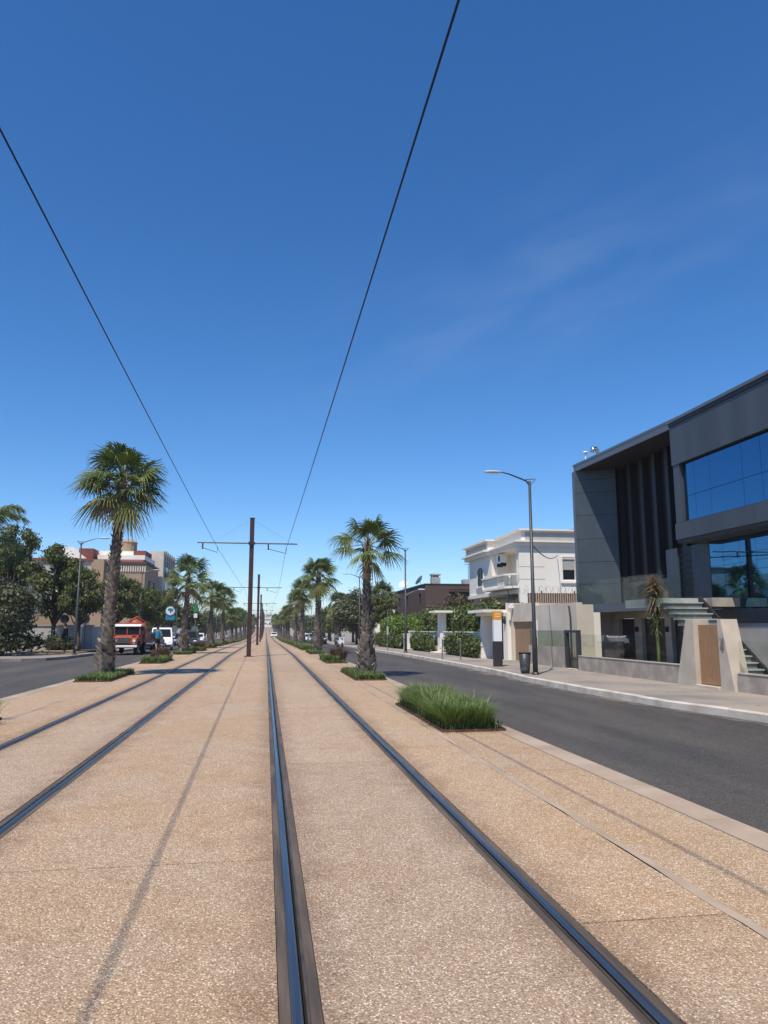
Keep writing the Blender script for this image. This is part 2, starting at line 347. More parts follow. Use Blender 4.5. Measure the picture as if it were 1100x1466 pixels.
# concrete platform of the tramway: slabs between rails and strips
RX = [(-3.52, 1), (-2.05, -1), (.17, 1), (1.66, -1)]        # rail head centre, side of the groove
track = struct('tram_platform', sheet(-5.94, 3.92, -.035), m_joint)
STR = [(-5.65, -4.56, AGG_S, 7.3), (-4.44, -3.60, AGG_S, 6.1), (-3.412, -2.158, AGG_T, 5.2), (-1.97, .09, AGG_S, 5.5), (.278, 1.552, AGG_T, 3.08), (1.74, 2.614, AGG_S, 4.1), (2.686, 3.62, AGG_S, 2.2)]
for x0, x1, ma, y0 in STR:
    ye = [-4.5, y0]
    while ye[-1] < 62: ye.append(ye[-1]+6.1)
    for a, b in zip(ye, ye[1:]):
        m = MB(); g = .006
        n = max(1, int((b-a)/3)) if b > 44 else 1
        yy = [a+g+(b-a-2*g)*i/n for i in range(n+1)]
        for p, q in zip(yy, yy[1:]):
            m.quad((x0, p, gz(p)), (x1, p, gz(p)), (x1, q, gz(q)), (x0, q, gz(q)))
        p, q = yy[0], yy[-1]
        m.quad((x0, p, gz(p)-.034), (x1, p, gz(p)-.034), (x1, p, gz(p)), (x0, p, gz(p)))
        m.quad((x0, p, gz(p)-.034), (x0, p, gz(p)), (x0, q, gz(q)), (x0, q, gz(q)-.034))
        m.quad((x1, p, gz(p)-.034), (x1, q, gz(q)-.034), (x1, q, gz(q)), (x1, p, gz(p)))
        part('concrete_slab', m, ma, track)
    part('far_slabs', sheet(x0, x1, -.001, [ye[-1]]+[y for y in YS if y > ye[-1]]), ma, track, kind='stuff')
for x0, x1 in ((2.625, 2.675), (-4.545, -4.455)):
    r = random.Random(int(x0*10)); m = MB(); y = -4.5
    yy = []
    while y < 80: yy.append((y, r.uniform(-.012, .012), r.uniform(-.012, .012))); y += r.uniform(.25, .6)
    for (a, la, ra), (b, lb, rb) in zip(yy, yy[1:]):
        m.quad((x0+la-.01, a, gz(a)+.003), (x1+ra+.01, a, gz(a)+.003), (x1+rb+.01, b, gz(b)+.003), (x0+lb-.01, b, gz(b)+.003))
    part('concrete_strip', m, m_strip, track)
for xs, side in ((3.63, 1), (-5.96, 1)):
    y = -4.0; k = 0; rest = MB()
    while y < 300:
        l = 1.25 if y < 60 else 10; m = MB() if y < 60 else rest
        z0, z1 = gz(y+.004)+.004, gz(y+l-.004)+.004; a, b = y+.004, y+l-.004
        m.add([(xs, a, z0-.3), (xs+.31, a, z0-.3), (xs+.31, b, z1-.3), (xs, b, z1-.3), (xs, a, z0), (xs+.31, a, z0), (xs+.31, b, z1), (xs, b, z1)],
              [(4,5,6,7),(0,1,5,4),(1,2,6,5),(2,3,7,6),(3,0,4,7)])
        if y < 60: part('kerb_stone', m, m_strip, track)
        y += l
    part('far_kerb', rest, m_strip, track, kind='stuff')

# grooved rails set in rubber
def rail(x, s, label):
    t = thing('tram_rail', label, 'rail', (x, 0, 0), 'rails of the two tram tracks')
    ysr = [-4.5]+[y for y in YS if y > 0]
    def run(prof, name, mat, smooth=False):
        m = MB()
        n = len(prof); vs = []
        for y in ysr:
            for u, w in prof: vs.append((u*s, y, w+gz(y)))
        fs = [(i*n+k, i*n+k+1, (i+1)*n+k+1, (i+1)*n+k) for i in range(len(ysr)-1) for k in range(n-1)]
        if s < 0: fs = [f[::-1] for f in fs]
        m.add(vs, fs); return part(name, m, mat, t, smooth)
    run([(-.027, -.03), (-.0265, .001), (-.021, .006), (-.008, .0085), (.010, .0085), (.021, .006), (.0255, -.002), (.026, -.03)], 'rail_head', m_rail, True)
    run([(.026, -.026), (.039, -.026)], 'rail_groove', m_black)
    run([(.039, -.03), (.04, .0), (.053, .001), (.054, -.03)], 'guard_lip', m_lip)
    run([(-.077, -.034), (-.076, -.003), (-.05, -.001), (-.0272, -.004)], 'rubber_seal', m_rubber)
    run([(.0542, -.005), (.075, -.003), (.104, -.004), (.105, -.034)], 'rubber_seal', m_rubber)
rail(-3.52, 1, 'outermost left rail, beside the left palm beds')
rail(-2.05, -1, 'inner rail of the left track, just left of the red mast row')
rail(.17, 1, 'grooved rail running up the middle of the picture, right of the red masts')
rail(1.66, -1, 'outermost right rail with a blue sky sheen, beside the right palm beds')

# ------------------------------------------------------------------ vegetation builders
m_leafA = M('leaf_dark', (.066, .080, .020), (.130, .148, .034), isl=1, rough=.55, trans=.22)
m_leafB = M('leaf_grey', (.085, .092, .045), (.145, .150, .075), isl=1, rough=.6, trans=.2)
m_leafC = M('leaf_bright', (.110, .170, .022), (.175, .255, .040), isl=1, rough=.5, trans=.3)
m_leafD = M('leaf_hedge', (.058, .085, .018), (.125, .160, .036), isl=1, rough=.5, trans=.2)
m_leafR = M('leaf_brown', (.10, .055, .028), (.15, .09, .04), isl=1, rough=.7, trans=.15)
m_bark = M('bark', (.12, .095, .07), (.07, .055, .042), sc=9, rough=.95, bump=.8, bsc=25, stretch=(1, 1, .3))
m_core = M('dark_foliage_core', (.035, .032, .018), rough=1)  # near-black fill colour for the shaded inside of hedges
m_frond = M('palm_leaf', (.085, .120, .028), (.145, .180, .045), sc=1.3, rough=.42, trans=.22, spec=.6)
m_frondy = M('palm_leaf_old', (.24, .24, .075), (.17, .20, .06), sc=1.5, rough=.5, trans=.22)
m_frondd = M('palm_leaf_dry', (.27, .19, .10), (.20, .14, .075), sc=1.5, rough=.8, trans=.15)
m_petiole = M('palm_stalk', (.20, .21, .07), (.24, .18, .09), sc=3, rough=.5)
m_trunk = M('palm_trunk', (.17, .135, .105), (.085, .065, .050), sc=7, rough=.95, bump=.8, bsc=22)
m_boot = M('palm_leaf_base', (.38, .32, .26), (.11, .082, .062), isl=1, rough=.95)
m_bare = M('palm_bare_sheath', (.40, .25, .13), (.28, .15, .075), sc=8, rough=.8, stretch=(1, 1, .3))
m_grassA = M('grass_blade', (.095, .150, .032), (.205, .270, .090), isl=1, rough=.5, trans=.25)
m_grassB = M('grass_short', (.065, .105, .028), (.130, .165, .045), isl=1, rough=.55, trans=.2)
m_seed = M('grass_dry_tip', (.26, .25, .13), (.34, .30, .18), isl=1, rough=.6, trans=.2)
m_reed = M('grass_purple', (.075, .040, .030), (.16, .095, .055), isl=1, rough=.6, trans=.2)

def leaf_quads(pts, nrm, size, rs):
    """rhombus leaves at points, facing roughly along the normals"""
    n = len(pts); nrm = nrm/np.maximum(np.linalg.norm(nrm, axis=1, keepdims=True), 1e-6)
    r = rs.normal(size=(n, 3)); a = np.cross(nrm, r); a /= np.maximum(np.linalg.norm(a, axis=1, keepdims=True), 1e-6); b = np.cross(nrm, a)
    sz = size*rs.uniform(.55, 1.45, (n, 1)); a = a*sz; b = b*sz*.55
    v = np.stack([pts-a, pts+b+nrm*sz*.12, pts+a, pts-b+nrm*sz*.12], 1).reshape(-1, 3)
    return v, np.arange(4*n).reshape(n, 4)
def crown_mesh(name, clumps, n, size, mat, seed, up=.35):
    rs = np.random.RandomState(seed); c = np.array([k[0] for k in clumps], float); r = np.array([k[1] for k in clumps], float)
    if r.ndim == 1: r = np.repeat(r[:, None], 3, 1)*np.array([1, 1, .8])
    w = (r.prod(1))**(2/3); idx = rs.choice(len(c), n, p=w/w.sum())
    d = rs.normal(size=(n, 3)); d /= np.linalg.norm(d, axis=1, keepdims=True)
    q = rs.uniform(.25, 1, (n, 1))**.45*(1+.18*rs.normal(size=(n, 1)))
    pts = c[idx]+d*q*r[idx]
    v, f = leaf_quads(pts, d+rs.normal(scale=.7, size=(n, 3))+np.array([0, 0, up]), size, rs)
    return np_mesh(name, v, f, mat)
TREES = {}
def tree_kind(key, h, rx, rz, th, mat, n, size, seed, nc=22, cr=.33):
    """a trunk with limbs that run out to the leaf clumps, and the crown of small leaves"""
    r = random.Random(seed); m = MB(); cl = []
    for i in range(nc):
        while True:
            p = Vector((r.uniform(-1, 1), r.uniform(-1, 1), r.uniform(-1, 1)))
            if .25 < p.length < 1: break
        p = Vector((p.x*rx*.78, p.y*rx*.78, th+(h-th)*.5+p.z*rz*.78)); cl.append((tuple(p), rx*cr*r.uniform(.65, 1.2)))
    wob = lambda z: (math.sin(z*1.7+seed)*.06, math.cos(z*1.3+seed)*.05)
    tr = .055*rx+.035
    m.tube([(*wob(z), z) for z in (0, th*.5, th, th+(h-th)*.35)], [tr*1.35, tr, tr*.85, tr*.4], 9)
    for c, cr_ in cl[::2]:
        s0 = th*r.uniform(.8, 1.15); a = Vector((*wob(s0), s0)); b = Vector(c); mid = a.lerp(b, .5)+Vector((0, 0, -.12*rx))
        m.tube([a, mid, b], [tr*.5, tr*.3, tr*.1], 5)
    TREES[key] = (mesh_of('trunk', m, m_bark, True), crown_mesh('crown', cl, n, size, mat, seed))
def tree(key, loc, label, group=None, rz=0, sc=1, name='street_tree', cat='tree'):
    t = thing(name, label, cat, (loc[0], loc[1], gz(loc[1])+.06 if len(loc) < 3 else loc[2]), group, rz)
    t.scale = (sc,)*3 if not isinstance(sc, tuple) else sc
    link('trunk', TREES[key][0], t); link('crown', TREES[key][1], t); return t
tree_kind('round', 6.2, 2.3, 2.3, 1.9, m_leafA, 8500, .105, 11, nc=38, cr=.26)
tree_kind('tall', 8.0, 2.5, 3.2, 2.0, m_leafA, 10500, .115, 21, nc=46, cr=.25)
tree_kind('grey', 3.9, 2.0, 1.5, 1.0, m_leafB, 9000, .10, 31, nc=28, cr=.36)
tree_kind('wide', 6.0, 3.0, 2.2, 1.8, m_leafB, 9000, .13, 41, nc=34)
tree_kind('far', 6.5, 2.8, 2.6, 1.4, m_leafA, 2600, .22, 51, nc=20, cr=.4)

# fan palms
def frond_mesh(e, seed, mat, n=26, L=.90, lp=.82):
    r = random.Random(seed); m = MB(); pm = MB()
    d = Vector((math.cos(e), 0, math.sin(e))); yv = Vector((0, 1, 0)); nv = d.cross(yv)*-1
    if nv.z < 0: nv = -nv
    pts = [d*lp*t+Vector((0, 0, -.10*t*t*math.cos(e))) for t in (0, .35, .7, 1)]; hub = pts[-1]
    twist = r.uniform(-.5, .5); droop = r.uniform(.22, .50)
    yv2 = yv*math.cos(twist)+nv*math.sin(twist); nv2 = nv*math.cos(twist)-yv*math.sin(twist)
    A = rad(r.uniform(108, 128)); da = 2*A/n
    for i in range(n):
        a = -A+da*(i+.5)+r.uniform(-.02, .02); l = L*(1-.28*(abs(a)/A)**2)*r.uniform(.9, 1.06)
        u = d*math.cos(a)+yv2*math.sin(a); side = (-d*math.sin(a)+yv2*math.cos(a))
        rows = []
        for q, wq in ((.04, .9), (.46, .97), (.64, .74), (.83, .42), (1, .03)):
            c = hub+u*l*q-nv2*(abs(math.sin(a))**1.5)*.30*q*l+Vector((0, 0, -droop*(q**2.4)*l*(1.0+.6*r.random())))
            w = max(.004, l*min(q, .46)*math.sin(da/2)*wq); rows.append((c-side*w, c+nv2*w*.75, c+side*w))
        vs = [tuple(x) for row in rows for x in row]
        m.add(vs, [(k*3+j, k*3+j+1, k*3+j+4, k*3+j+3) for k in range(4) for j in range(2)])
    pm.tube(pts, [.026, .019, .015, .012], 5)
    me = mesh_of('frond', m, mat); k = len(me.polygons)
    # petiole joins the blade as a second material
    full = MB(); full.v = m.v+pm.v; full.f = m.f+[tuple(i+len(m.v) for i in f) for f in pm.f]
    me2 = mesh_of('frond', full, mat); me2.materials.append(m_petiole if mat is not m_frondd else m_frondd)
    me2.polygons.foreach_set('material_index', [0]*k+[1]*(len(full.f)-k)); bpy.data.meshes.remove(me); return me2
FR = {}
for ei, e in enumerate((82, 62, 42, 20, -4, -32, -58)):
    FR[e] = [frond_mesh(rad(e+dv), 100*ei+k, m_frond if e > -20 else (m_frondy if e > -45 or k == 0 else m_frondd)) for k, dv in enumerate((-6, 2, 8))]
def trunk_meshes(h, r0, r1, seed, flakes=210):
    r = random.Random(seed); core = MB(); fl = MB()
    prof = [(r0*1.12, -.05), (r0*1.08, .25), (r0*.95, .8), (r0*.72, 1.3), (r1*1.25, h*.5), (r1, h*.8), (r1*1.12, h), (r1*.5, h+.3)]
    core.lathe(prof, n=12)
    def rr(z):
        for (a, za), (b, zb) in zip(prof, prof[1:]):
            if za <= z <= zb: return a+(b-a)*(z-za)/(zb-za)
        return r1
    for i in range(flakes):
        z = .02+(h-.02)*(i/flakes)**1.08; t = i*2.39996+r.uniform(-.2, .2); R = rr(z)*.98
        big = 1.5 if z < 1.1 else 1.0
        w = r.uniform(.04, .07)*big*(R/.2)**.5; l = r.uniform(.10, .20)*big; out = r.uniform(.03, .075)*(1.5 if z > h*.86 else 1)*big
        if r.random() < .2: out *= 1.7
        ca, sa = math.cos(t), math.sin(t); lean = r.uniform(-.10, .10)
        def P(u, rad_, zz): return ((R+rad_)*ca-u*sa, (R+rad_)*sa+u*ca, zz)
        fl.add([P(-w, -.01, z), P(w, -.01, z), P(w*.75+lean*.5, out*.55, z+l*.55), P(-w*.75+lean*.5, out*.55, z+l*.55), P(lean+w*.35, out, z+l), P(lean-w*.35, out, z+l), P(0, out*.2-.02, z+l*.6)],
               [(0, 1, 2, 3), (3, 2, 4, 5), (1, 6, 2), (2, 6, 4), (4, 6, 5), (5, 6, 3), (3, 6, 0)])
    return mesh_of('trunk', core, m_trunk, True), mesh_of('leaf_bases', fl, m_boot)
CLS = [(82, 4), (62, 6), (42, 7), (20, 8), (-4, 8), (-32, 5), (-58, 3)]
def crown_list(seed, dens=1.0, cls=CLS):
    r = random.Random(seed); out = []
    for e, c in cls:
        c = max(1, round(c*dens)); off = r.uniform(0, 6.28)
        for k in range(c): out.append((FR[e][r.randrange(3)], off+2*math.pi*(k+r.uniform(-.25, .25))/c, r.uniform(.86, 1.12), r.uniform(-.14, .16), r.uniform(-.10, .10)))
    return out
def palm(loc, h, label, group, sc=1.0, seed=1, r0=.34, r1=.19, near=True, dens=1.0, lean=(0, 0), bare=False, cls=CLS):
    t = thing('fan_palm', label, 'palm tree', (loc[0], loc[1], gz(loc[1])+.02), group)
    a, b = trunk_meshes(h, r0, r1, seed, 230 if near else 90)
    tr = link('trunk', a, t); lb = link('leaf_bases', b, tr, kind='stuff')
    tr.rotation_euler = (-lean[1], lean[0], 0)
    top = Vector((math.sin(lean[0])*h, math.sin(lean[1])*h, h))
    if bare:
        m = MB(); m.lathe([(r1*1.15, h-1.0), (r1*.95, h-.5), (r1*.8, h+.25)]); part('bare_sheath', m, m_bare, tr, True)
    for me, az, s, dz, tl in crown_list(seed*17+3, dens, cls):
        o = link('frond', me, t, loc=(top.x, top.y, top.z+.12+dz), scale=s*sc); o.rotation_euler = (tl, 0, az)
    return t
def joined_crown(seed, sc):
    V = []; F = []; n = 0; mi = []
    for me, az, s, dz, tl in crown_list(seed, .8):
        co = np.empty(len(me.vertices)*3, np.float32); me.vertices.foreach_get('co', co); co = co.reshape(-1, 3)*s*sc
        c, q = math.cos(az), math.sin(az); co = np.stack([co[:, 0]*c-co[:, 1]*q, co[:, 0]*q+co[:, 1]*c, co[:, 2]+dz], 1)
        for p in me.polygons:
            F.append(tuple(i+n for i in p.vertices)); mi.append((0 if me.materials[0] is m_frond else 1)+0*p.material_index)
        V.append(co); n += len(co)
    m = MB(); m.v = [tuple(x) for x in np.concatenate(V)]; m.f = F
    me = mesh_of('crown', m, m_frond); me.materials.append(m_frondy); me.polygons.foreach_set('material_index', mi); return me

# grass and ground cover
def blades(name, x0, x1, y0, y1, n, h, mat, seed, w=.008, spread=.35, loc=(0, 0, 0), tufts=0, edge=.0):
    rs = np.random.RandomState(seed)
    if tufts:
        tc_ = np.stack([rs.uniform(x0, x1, tufts), rs.uniform(y0, y1, tufts)], 1); k = rs.randint(0, tufts, n)
        dd = rs.normal(scale=.075, size=(n, 2)); b = tc_[k]+dd; b[:, 0] = np.clip(b[:, 0], x0, x1); b[:, 1] = np.clip(b[:, 1], y0, y1)
        dirn = dd/.075*.5+rs.normal(scale=.45, size=(n, 2)); hh = h*rs.uniform(.72, 1.12, tufts)[k]*rs.uniform(.55, 1.1, n)
    else:
        b = np.stack([rs.uniform(x0, x1, n), rs.uniform(y0, y1, n)], 1); dirn = rs.normal(size=(n, 2))*.7; hh = h*rs.uniform(.4, 1.15, n)
    b = b-np.array(loc[:2]); d = dirn*spread*hh[:, None]
    nd = np.linalg.norm(d, axis=1, keepdims=True)+1e-6; s = np.stack([-d[:, 1], d[:, 0]], 1)/nd*w*rs.uniform(.7, 1.3, (n, 1))
    z = np.zeros(n)
    def P(xy, zz): return np.concatenate([xy, zz[:, None]], 1)
    v = np.stack([P(b-s, z), P(b+s, z), P(b+d*.16+s, hh*.45), P(b+d*.16-s, hh*.45), P(b+d*.55+s*.7, hh*.8), P(b+d*.55-s*.7, hh*.8), P(b+d*1.15+s*.1, hh*.97), P(b+d*1.15-s*.1, hh*.97)], 1).reshape(-1, 3)
    i = np.arange(n)[:, None]*8
    f = np.concatenate([i+np.array([[0, 1, 2, 3]]), i+np.array([[3, 2, 4, 5]]), i+np.array([[5, 4, 6, 7]])], 0)
    return np_mesh(name, v, f, mat)
def bed(x0, x1, y0, y1, label, group, kind, seed, dens=1.0):
    z = gz((y0+y1)/2); t = thing('planting_bed', label, 'planting bed', (x0, y0, z+.006), group)
    m = MB(); L, B = x1-x0, y1-y0; zs = gz(y1)-gz(y0)
    e = .012
    m.box(0, L, 0, e, -.02, .035); m.box(0, L, B-e, B, -.02, .035); m.box(0, e, e+.001, B-e-.001, -.02, .035); m.box(L-e, L, e+.001, B-e-.001, -.02, .035)
    part('edging', m, m_corten, t)
    part('soil', MB().box(e+.001, L-e-.001, e+.001, B-e-.001, -.02, .022), m_soil, t)
    def g(n, h, mat, sd, **k):
        a = k.pop('x0', .04); b = k.pop('x1', L-.04); c = k.pop('y0', .04); d = k.pop('y1', B-.04)
        o = link('grass' if mat is not m_reed else 'purple_reeds', blades('grass', a, b, c, d, int(n*dens), h, mat, sd, **k), t, loc=(0, 0, .02), kind='stuff')
    if kind == 'tall':
        g(17000, .40, m_grassA, seed, tufts=70, spread=.75, w=.0045, x0=.12, x1=L-.10, y0=.14); g(3500, .16, m_grassB, seed+1, spread=.5, w=.007); g(350, .50, m_seed, seed+2, spread=.55, w=.0035, x0=.15, x1=L-.12, y0=.2)
    elif kind == 'short': g(9000, .15, m_grassB, seed, spread=.6, w=.010); g(1500, .20, m_grassA, seed+1, spread=.5, w=.008)
    elif kind == 'reed':
        g(2600, .34, m_grassA, seed, tufts=24, spread=.6, w=.008); g(1600, .62, m_reed, seed+1, tufts=10, spread=.4, w=.008, x0=L*.45, y0=B*.2, y1=B*.8); g(1800, .12, m_grassB, seed+2, spread=.6, w=.01)
    elif kind == 'far': g(1800, .38, m_grassA, seed, tufts=26, spread=.5, w=.014)
    return t

# ------------------------------------------------------------------ more materials
m_clad = M('anthracite_cladding', (.050, .067, .086), (.041, .054, .068), sc=1.2, rough=.45, spec=.5)
m_cladn = M('anthracite_fascia', (.062, .076, .094), (.048, .057, .070), sc=.9, rough=.5, stretch=(1, 1, .12))
m_seam = M('dark_seam', (.012, .013, .014), rough=.7)
m_louv = M('dark_brown_louvre', (.011, .007, .006), (.006, .004, .004), sc=20, rough=.55, stretch=(1, 6, .1))
m_fin = M('grey_fin', (.026, .027, .030), rough=.5)
m_soffit = M('soffit', (.034, .032, .032), rough=.6)
m_trim = M('roof_trim', (.13, .15, .17), rough=.4, metal=.3)
m_concl = M('board_concrete', (.56, .48, .385), (.47, .40, .32), sc=1.7, rough=.85, bump=.25, bsc=30, dist=.004)
m_conc2 = M('rough_concrete', (.44, .38, .315), (.35, .30, .25), sc=2.2, rough=.9, bump=.35, bsc=35, dist=.005, c3=(.29, .25, .205), sc3=1.1)
m_white = M('white_render', (.87, .83, .75), (.83, .785, .70), sc=.9, rough=.9, bump=.12, bsc=40, dist=.003, c3=(.79, .74, .64), sc3=.4)
m_cream = M('cream_render', (.66, .59, .49), (.60, .53, .435), sc=1.2, rough=.9, c3=(.54, .47, .38), sc3=.6)
m_greyr = M('grey_render', (.42, .405, .38), (.37, .355, .33), sc=1.1, rough=.9)
m_wood = M('wood_door', (.37, .205, .105), (.29, .155, .075), sc=6, rough=.6, stretch=(6, 6, .5), bump=.15, bsc=30)
m_woodg = M('wood_gate', (.36, .22, .13), (.30, .18, .10), sc=5, rough=.6, stretch=(5, 5, .4))
m_step = M('pale_stair_tread', (.42, .43, .41), rough=.5)
m_stepd = M('stair_riser', (.17, .18, .17), rough=.6)
m_dark = M('dark_metal', (.022, .023, .025), rough=.5)
m_garage = M('garage_door', (.035, .036, .038), (.028, .029, .031), sc=3, rough=.45)
m_iron = M('black_iron', (.012, .012, .012), rough=.5)
m_brownw = M('brown_cladding', (.105, .066, .052), (.078, .048, .038), sc=9, rough=.8, stretch=(.3, .3, 3), bump=.2, bsc=20)
m_brick = M('buff_brick', (.40, .285, .185), (.32, .22, .14), sc=10, rough=.9, stretch=(1, 1, 4))
m_tile = M('red_tile', (.22, .062, .040), (.16, .046, .032), sc=9, rough=.8)
m_rail_w = M('brown_slat', (.20, .115, .065), (.15, .085, .05), sc=5, rough=.7)
m_steel = M('stainless_steel', (.55, .55, .54), rough=.25, metal=1)
m_whitep = M('white_paint', (.80, .80, .79), rough=.4)
m_win = M('window_glass_dark', (.012, .014, .016), rough=.2, spec=.15)
m_orange = M('orange_print', (.80, .33, .015), rough=.5)
m_poster = M('white_poster', (.82, .82, .84), rough=.4)
m_totem = M('totem_dark', (.035, .030, .030), rough=.5)
m_dish = M('dish_white', (.72, .72, .70), rough=.5)
m_skin = M('skin', (.30, .17, .11), rough=.6)
m_blackc = M('black_cloth', (.012, .012, .013), rough=.9)
m_bluec = M('blue_cloth', (.02, .25, .42), rough=.85)
m_hair = M('black_hair', (.012, .010, .009), rough=.7)
m_shoe = M('shoe', (.16, .06, .055), rough=.7)
m_carw = M('car_white', (.78, .79, .80), rough=.25, coat=.6)
m_cars = M('car_silver', (.42, .43, .45), rough=.28, metal=.5, coat=.6)
m_card = M('car_dark', (.03, .032, .036), rough=.25, coat=.6)
m_carr = M('truck_red', (.42, .075, .030), (.26, .060, .030), sc=3, rough=.55, coat=.1)
m_tyre = M('tyre', (.018, .018, .018), rough=.85)
m_rim = M('wheel_rim', (.30, .30, .31), rough=.4, metal=.7)
m_lightg = M('headlight', (.75, .75, .72), rough=.15)
m_redl = M('tail_light', (.35, .02, .015), rough=.25)
m_mirror = bpy.data.materials.new('solar_glass'); m_mirror.use_nodes = True
def solar(m):
    t = m.node_tree; p = t.nodes['Principled BSDF']; L = t.links.new
    p.inputs['Base Color'].default_value = (.003, .006, .012, 1); p.inputs['Roughness'].default_value = .03
    g = t.nodes.new('ShaderNodeBsdfGlossy'); g.inputs[0].default_value = (.10, .31, .53, 1); g.inputs['Roughness'].default_value = .015
    co = t.nodes.new('ShaderNodeTexCoord'); n = t.nodes.new('ShaderNodeTexNoise'); n.inputs['Scale'].default_value = .8; n.inputs['Detail'].default_value = 1; L(co.outputs['Object'], n.inputs['Vector'])
    b = t.nodes.new('ShaderNodeBump'); b.inputs['Strength'].default_value = .06; b.inputs['Distance'].default_value = .02; L(n.outputs['Fac'], b.inputs['Height']); L(b.outputs[0], g.inputs['Normal'])
    ms = t.nodes.new('ShaderNodeMixShader'); ms.inputs[0].default_value = .60; L(p.outputs[0], ms.inputs[1]); L(g.outputs[0], ms.inputs[2]); L(ms.outputs[0], t.nodes['Material Output'].inputs[0])
solar(m_mirror)
m_gclear = glass('clear_glass', (.925, .955, .94), .0, .0)
m_gfrost = glass('green_tinted_glass', (.80, .87, .84), .05, .1)

# ------------------------------------------------------------------ office building
off = thing('office_building', 'modern anthracite office building with louvred recess and blue mirror glazing', 'building', (14, 25, 0))
def ob(name, f, mat, parent=off, **k):
    m = MB(off); f(m); return part(name, m, mat, parent, **k)
# near volume: upper fascia, glazing band, lower fascia, lower glazing
ZT = 8.76
ob('roof_slab', lambda m: m.box(13.93, 24, 3, 23.5, ZT, ZT+.10), m_trim)
ob('fascia_core', lambda m: (m.box(14.03, 24, 3, 23.4, 7.24, ZT), m.box(14.03, 24, 3, 23.4, 4.62, 5.2), m.box(14.3, 24, 3, 23.36, 5.2, 7.24)), m_seam)
ye = [23.42, 21.3, 19.2, 17.1, 15.0, 12.9, 10.8, 8.7, 6.6, 4.5, 3]
for a, b in zip(ye, ye[1:]):
    ob('cladding_panel', lambda m: m.box(14.0, 14.03, b+.006, a-.006, 7.24, ZT-.13), m_cladn)
    ob('cladding_panel', lambda m: m.box(14.0, 14.03, b+.006, a-.006, 4.62, 5.18), m_cladn)
ob('shadow_gap', lambda m: m.box(13.97, 14.03, 3, 23.43, ZT-.12, ZT), m_dark)
ob('jamb', lambda m: (m.box(14.03, 14.3, 23.0, 23.38, 5.2, 7.24),), m_cladn)
gl = [22.98, 22.33, 21.47, 19.8, 18.94, 17.2, 15.5, 13.8, 12.1, 10.4, 8.7, 7, 5.3, 3]
for a, b in zip(gl, gl[1:]):
    for z0, z1 in ((5.205, 6.06), (6.075, 7.235)):
        ob('glass_pane', lambda m: m.box(14.16, 14.18, b+.006, a-.006, z0, z1), m_mirror)
ob('mullion', lambda m: m.box(14.19, 14.24, 3, 22.99, 5.2, 7.24), m_dark)
# lower storey
ob('soffit', lambda m: m.box(14.04, 14.9, 3, 23.4, 4.50, 4.619), m_soffit)
ob('soffit_strip', lambda m: [m.box(14.15, 14.75, y, y+.12, 4.485, 4.499) for y in np.arange(4, 23, 1.1)], m_trim)
ob('lower_wall', lambda m: (m.box(14.85, 15.1, 3, 23.1, 1.75, 2.2), m.box(14.85, 15.1, 22.85, 23.9, 2.2, 4.5), m.box(14.85, 15.1, 24.8, 25.6, 2.2, 4.5)), m_clad)
ob('plinth', lambda m: m.box(14.87, 15.1, 3, 23.0, .05, 1.75), m_greyr)
lg = [22.83, 22.08, 21.25, 20.44, 19.5, 18.5, 17.5, 16, 14.5, 13, 11.5, 10, 8, 5.5, 3]
for a, b in zip(lg, lg[1:]):
    for z0, z1 in ((2.205, 3.4), (3.412, 4.495)):
        ob('glass_pane', lambda m: m.box(14.86, 14.88, b+.006, a-.006, z0, z1), m_mirror)
ob('mullion', lambda m: m.box(14.89, 14.94, 3, 22.84, 2.2, 4.5), m_dark)
ob('entrance_door', lambda m: m.box(14.95, 15.0, 23.9, 24.8, 2.2, 4.5), m_dark)
for k in range(9): ob('door_slat', lambda m: m.box(14.90, 14.95, 23.92, 24.78, 2.45+k*.22, 2.49+k*.22), m_fin)
ob('side_wall', lambda m: m.box(14.31, 16.2, 23.1, 23.38, 4.62, 8.7), m_clad)
# far volume: box frame with a splayed end wall
A0, A1, A2 = Vector((14.0, 31.6)), Vector((15.55, 30.7)), Vector((14.42, 23.6))
ZF = 9.02
ob('roof_slab', lambda m: m.prism([(13.98, 31.75), (14.42, 23.52), (24, 23.52), (24, 31.9)], 'z', ZF, ZF+.10), m_trim)
ob('roof_edge', lambda m: m.prism([(14.0, 31.7), (14.43, 23.52), (14.5, 23.52), (14.07, 31.7)], 'z', ZF-.24, ZF-.002), m_trim)
ob('soffit', lambda m: m.prism([(14.08, 31.5), (14.5, 23.6), (16.4, 23.6), (16.4, 31.5)], 'z', ZF-.2, ZF-.01), m_soffit)
ob('end_wall', lambda m: m.prism([(14.02, 31.62), (15.57, 30.72), (16.5, 30.9), (16.5, 31.8), (14.05, 31.8)], 'z', 2.56, ZF-.201), m_seam)
zs = [2.56, 3.55, 4.55, 5.6, 6.7, 7.75, 8.35, 8.815]
u = (A1-A0).normalized(); nrm = Vector((-u.y*-1, u.x*-1)); nrm = Vector((u.y, -u.x))
for a, b in zip(zs, zs[1:]):
    q = [A0, A1, A1+nrm*.02, A0+nrm*.02]
    ob('cladding_panel', lambda m: m.prism([(p.x+nrm.x*.012, p.y+nrm.y*.012) for p in q], 'z', a+.008, b-.008), m_clad)
ob('corner_trim', lambda m: m.box(13.95, 14.012, 31.60, 31.82, 2.5, ZF-.25), m_trim)
ob('recess_wall', lambda m: m.box(16.0, 16.3, 23.4, 31.0, 3.62, 8.9), m_louv)
ob('recess_dado', lambda m: m.box(15.98, 16.3, 23.4, 31.0, 2.56, 3.6), M('dado_render', (.20, .19, .17), (.16, .15, .135), sc=1.5, rough=.9))
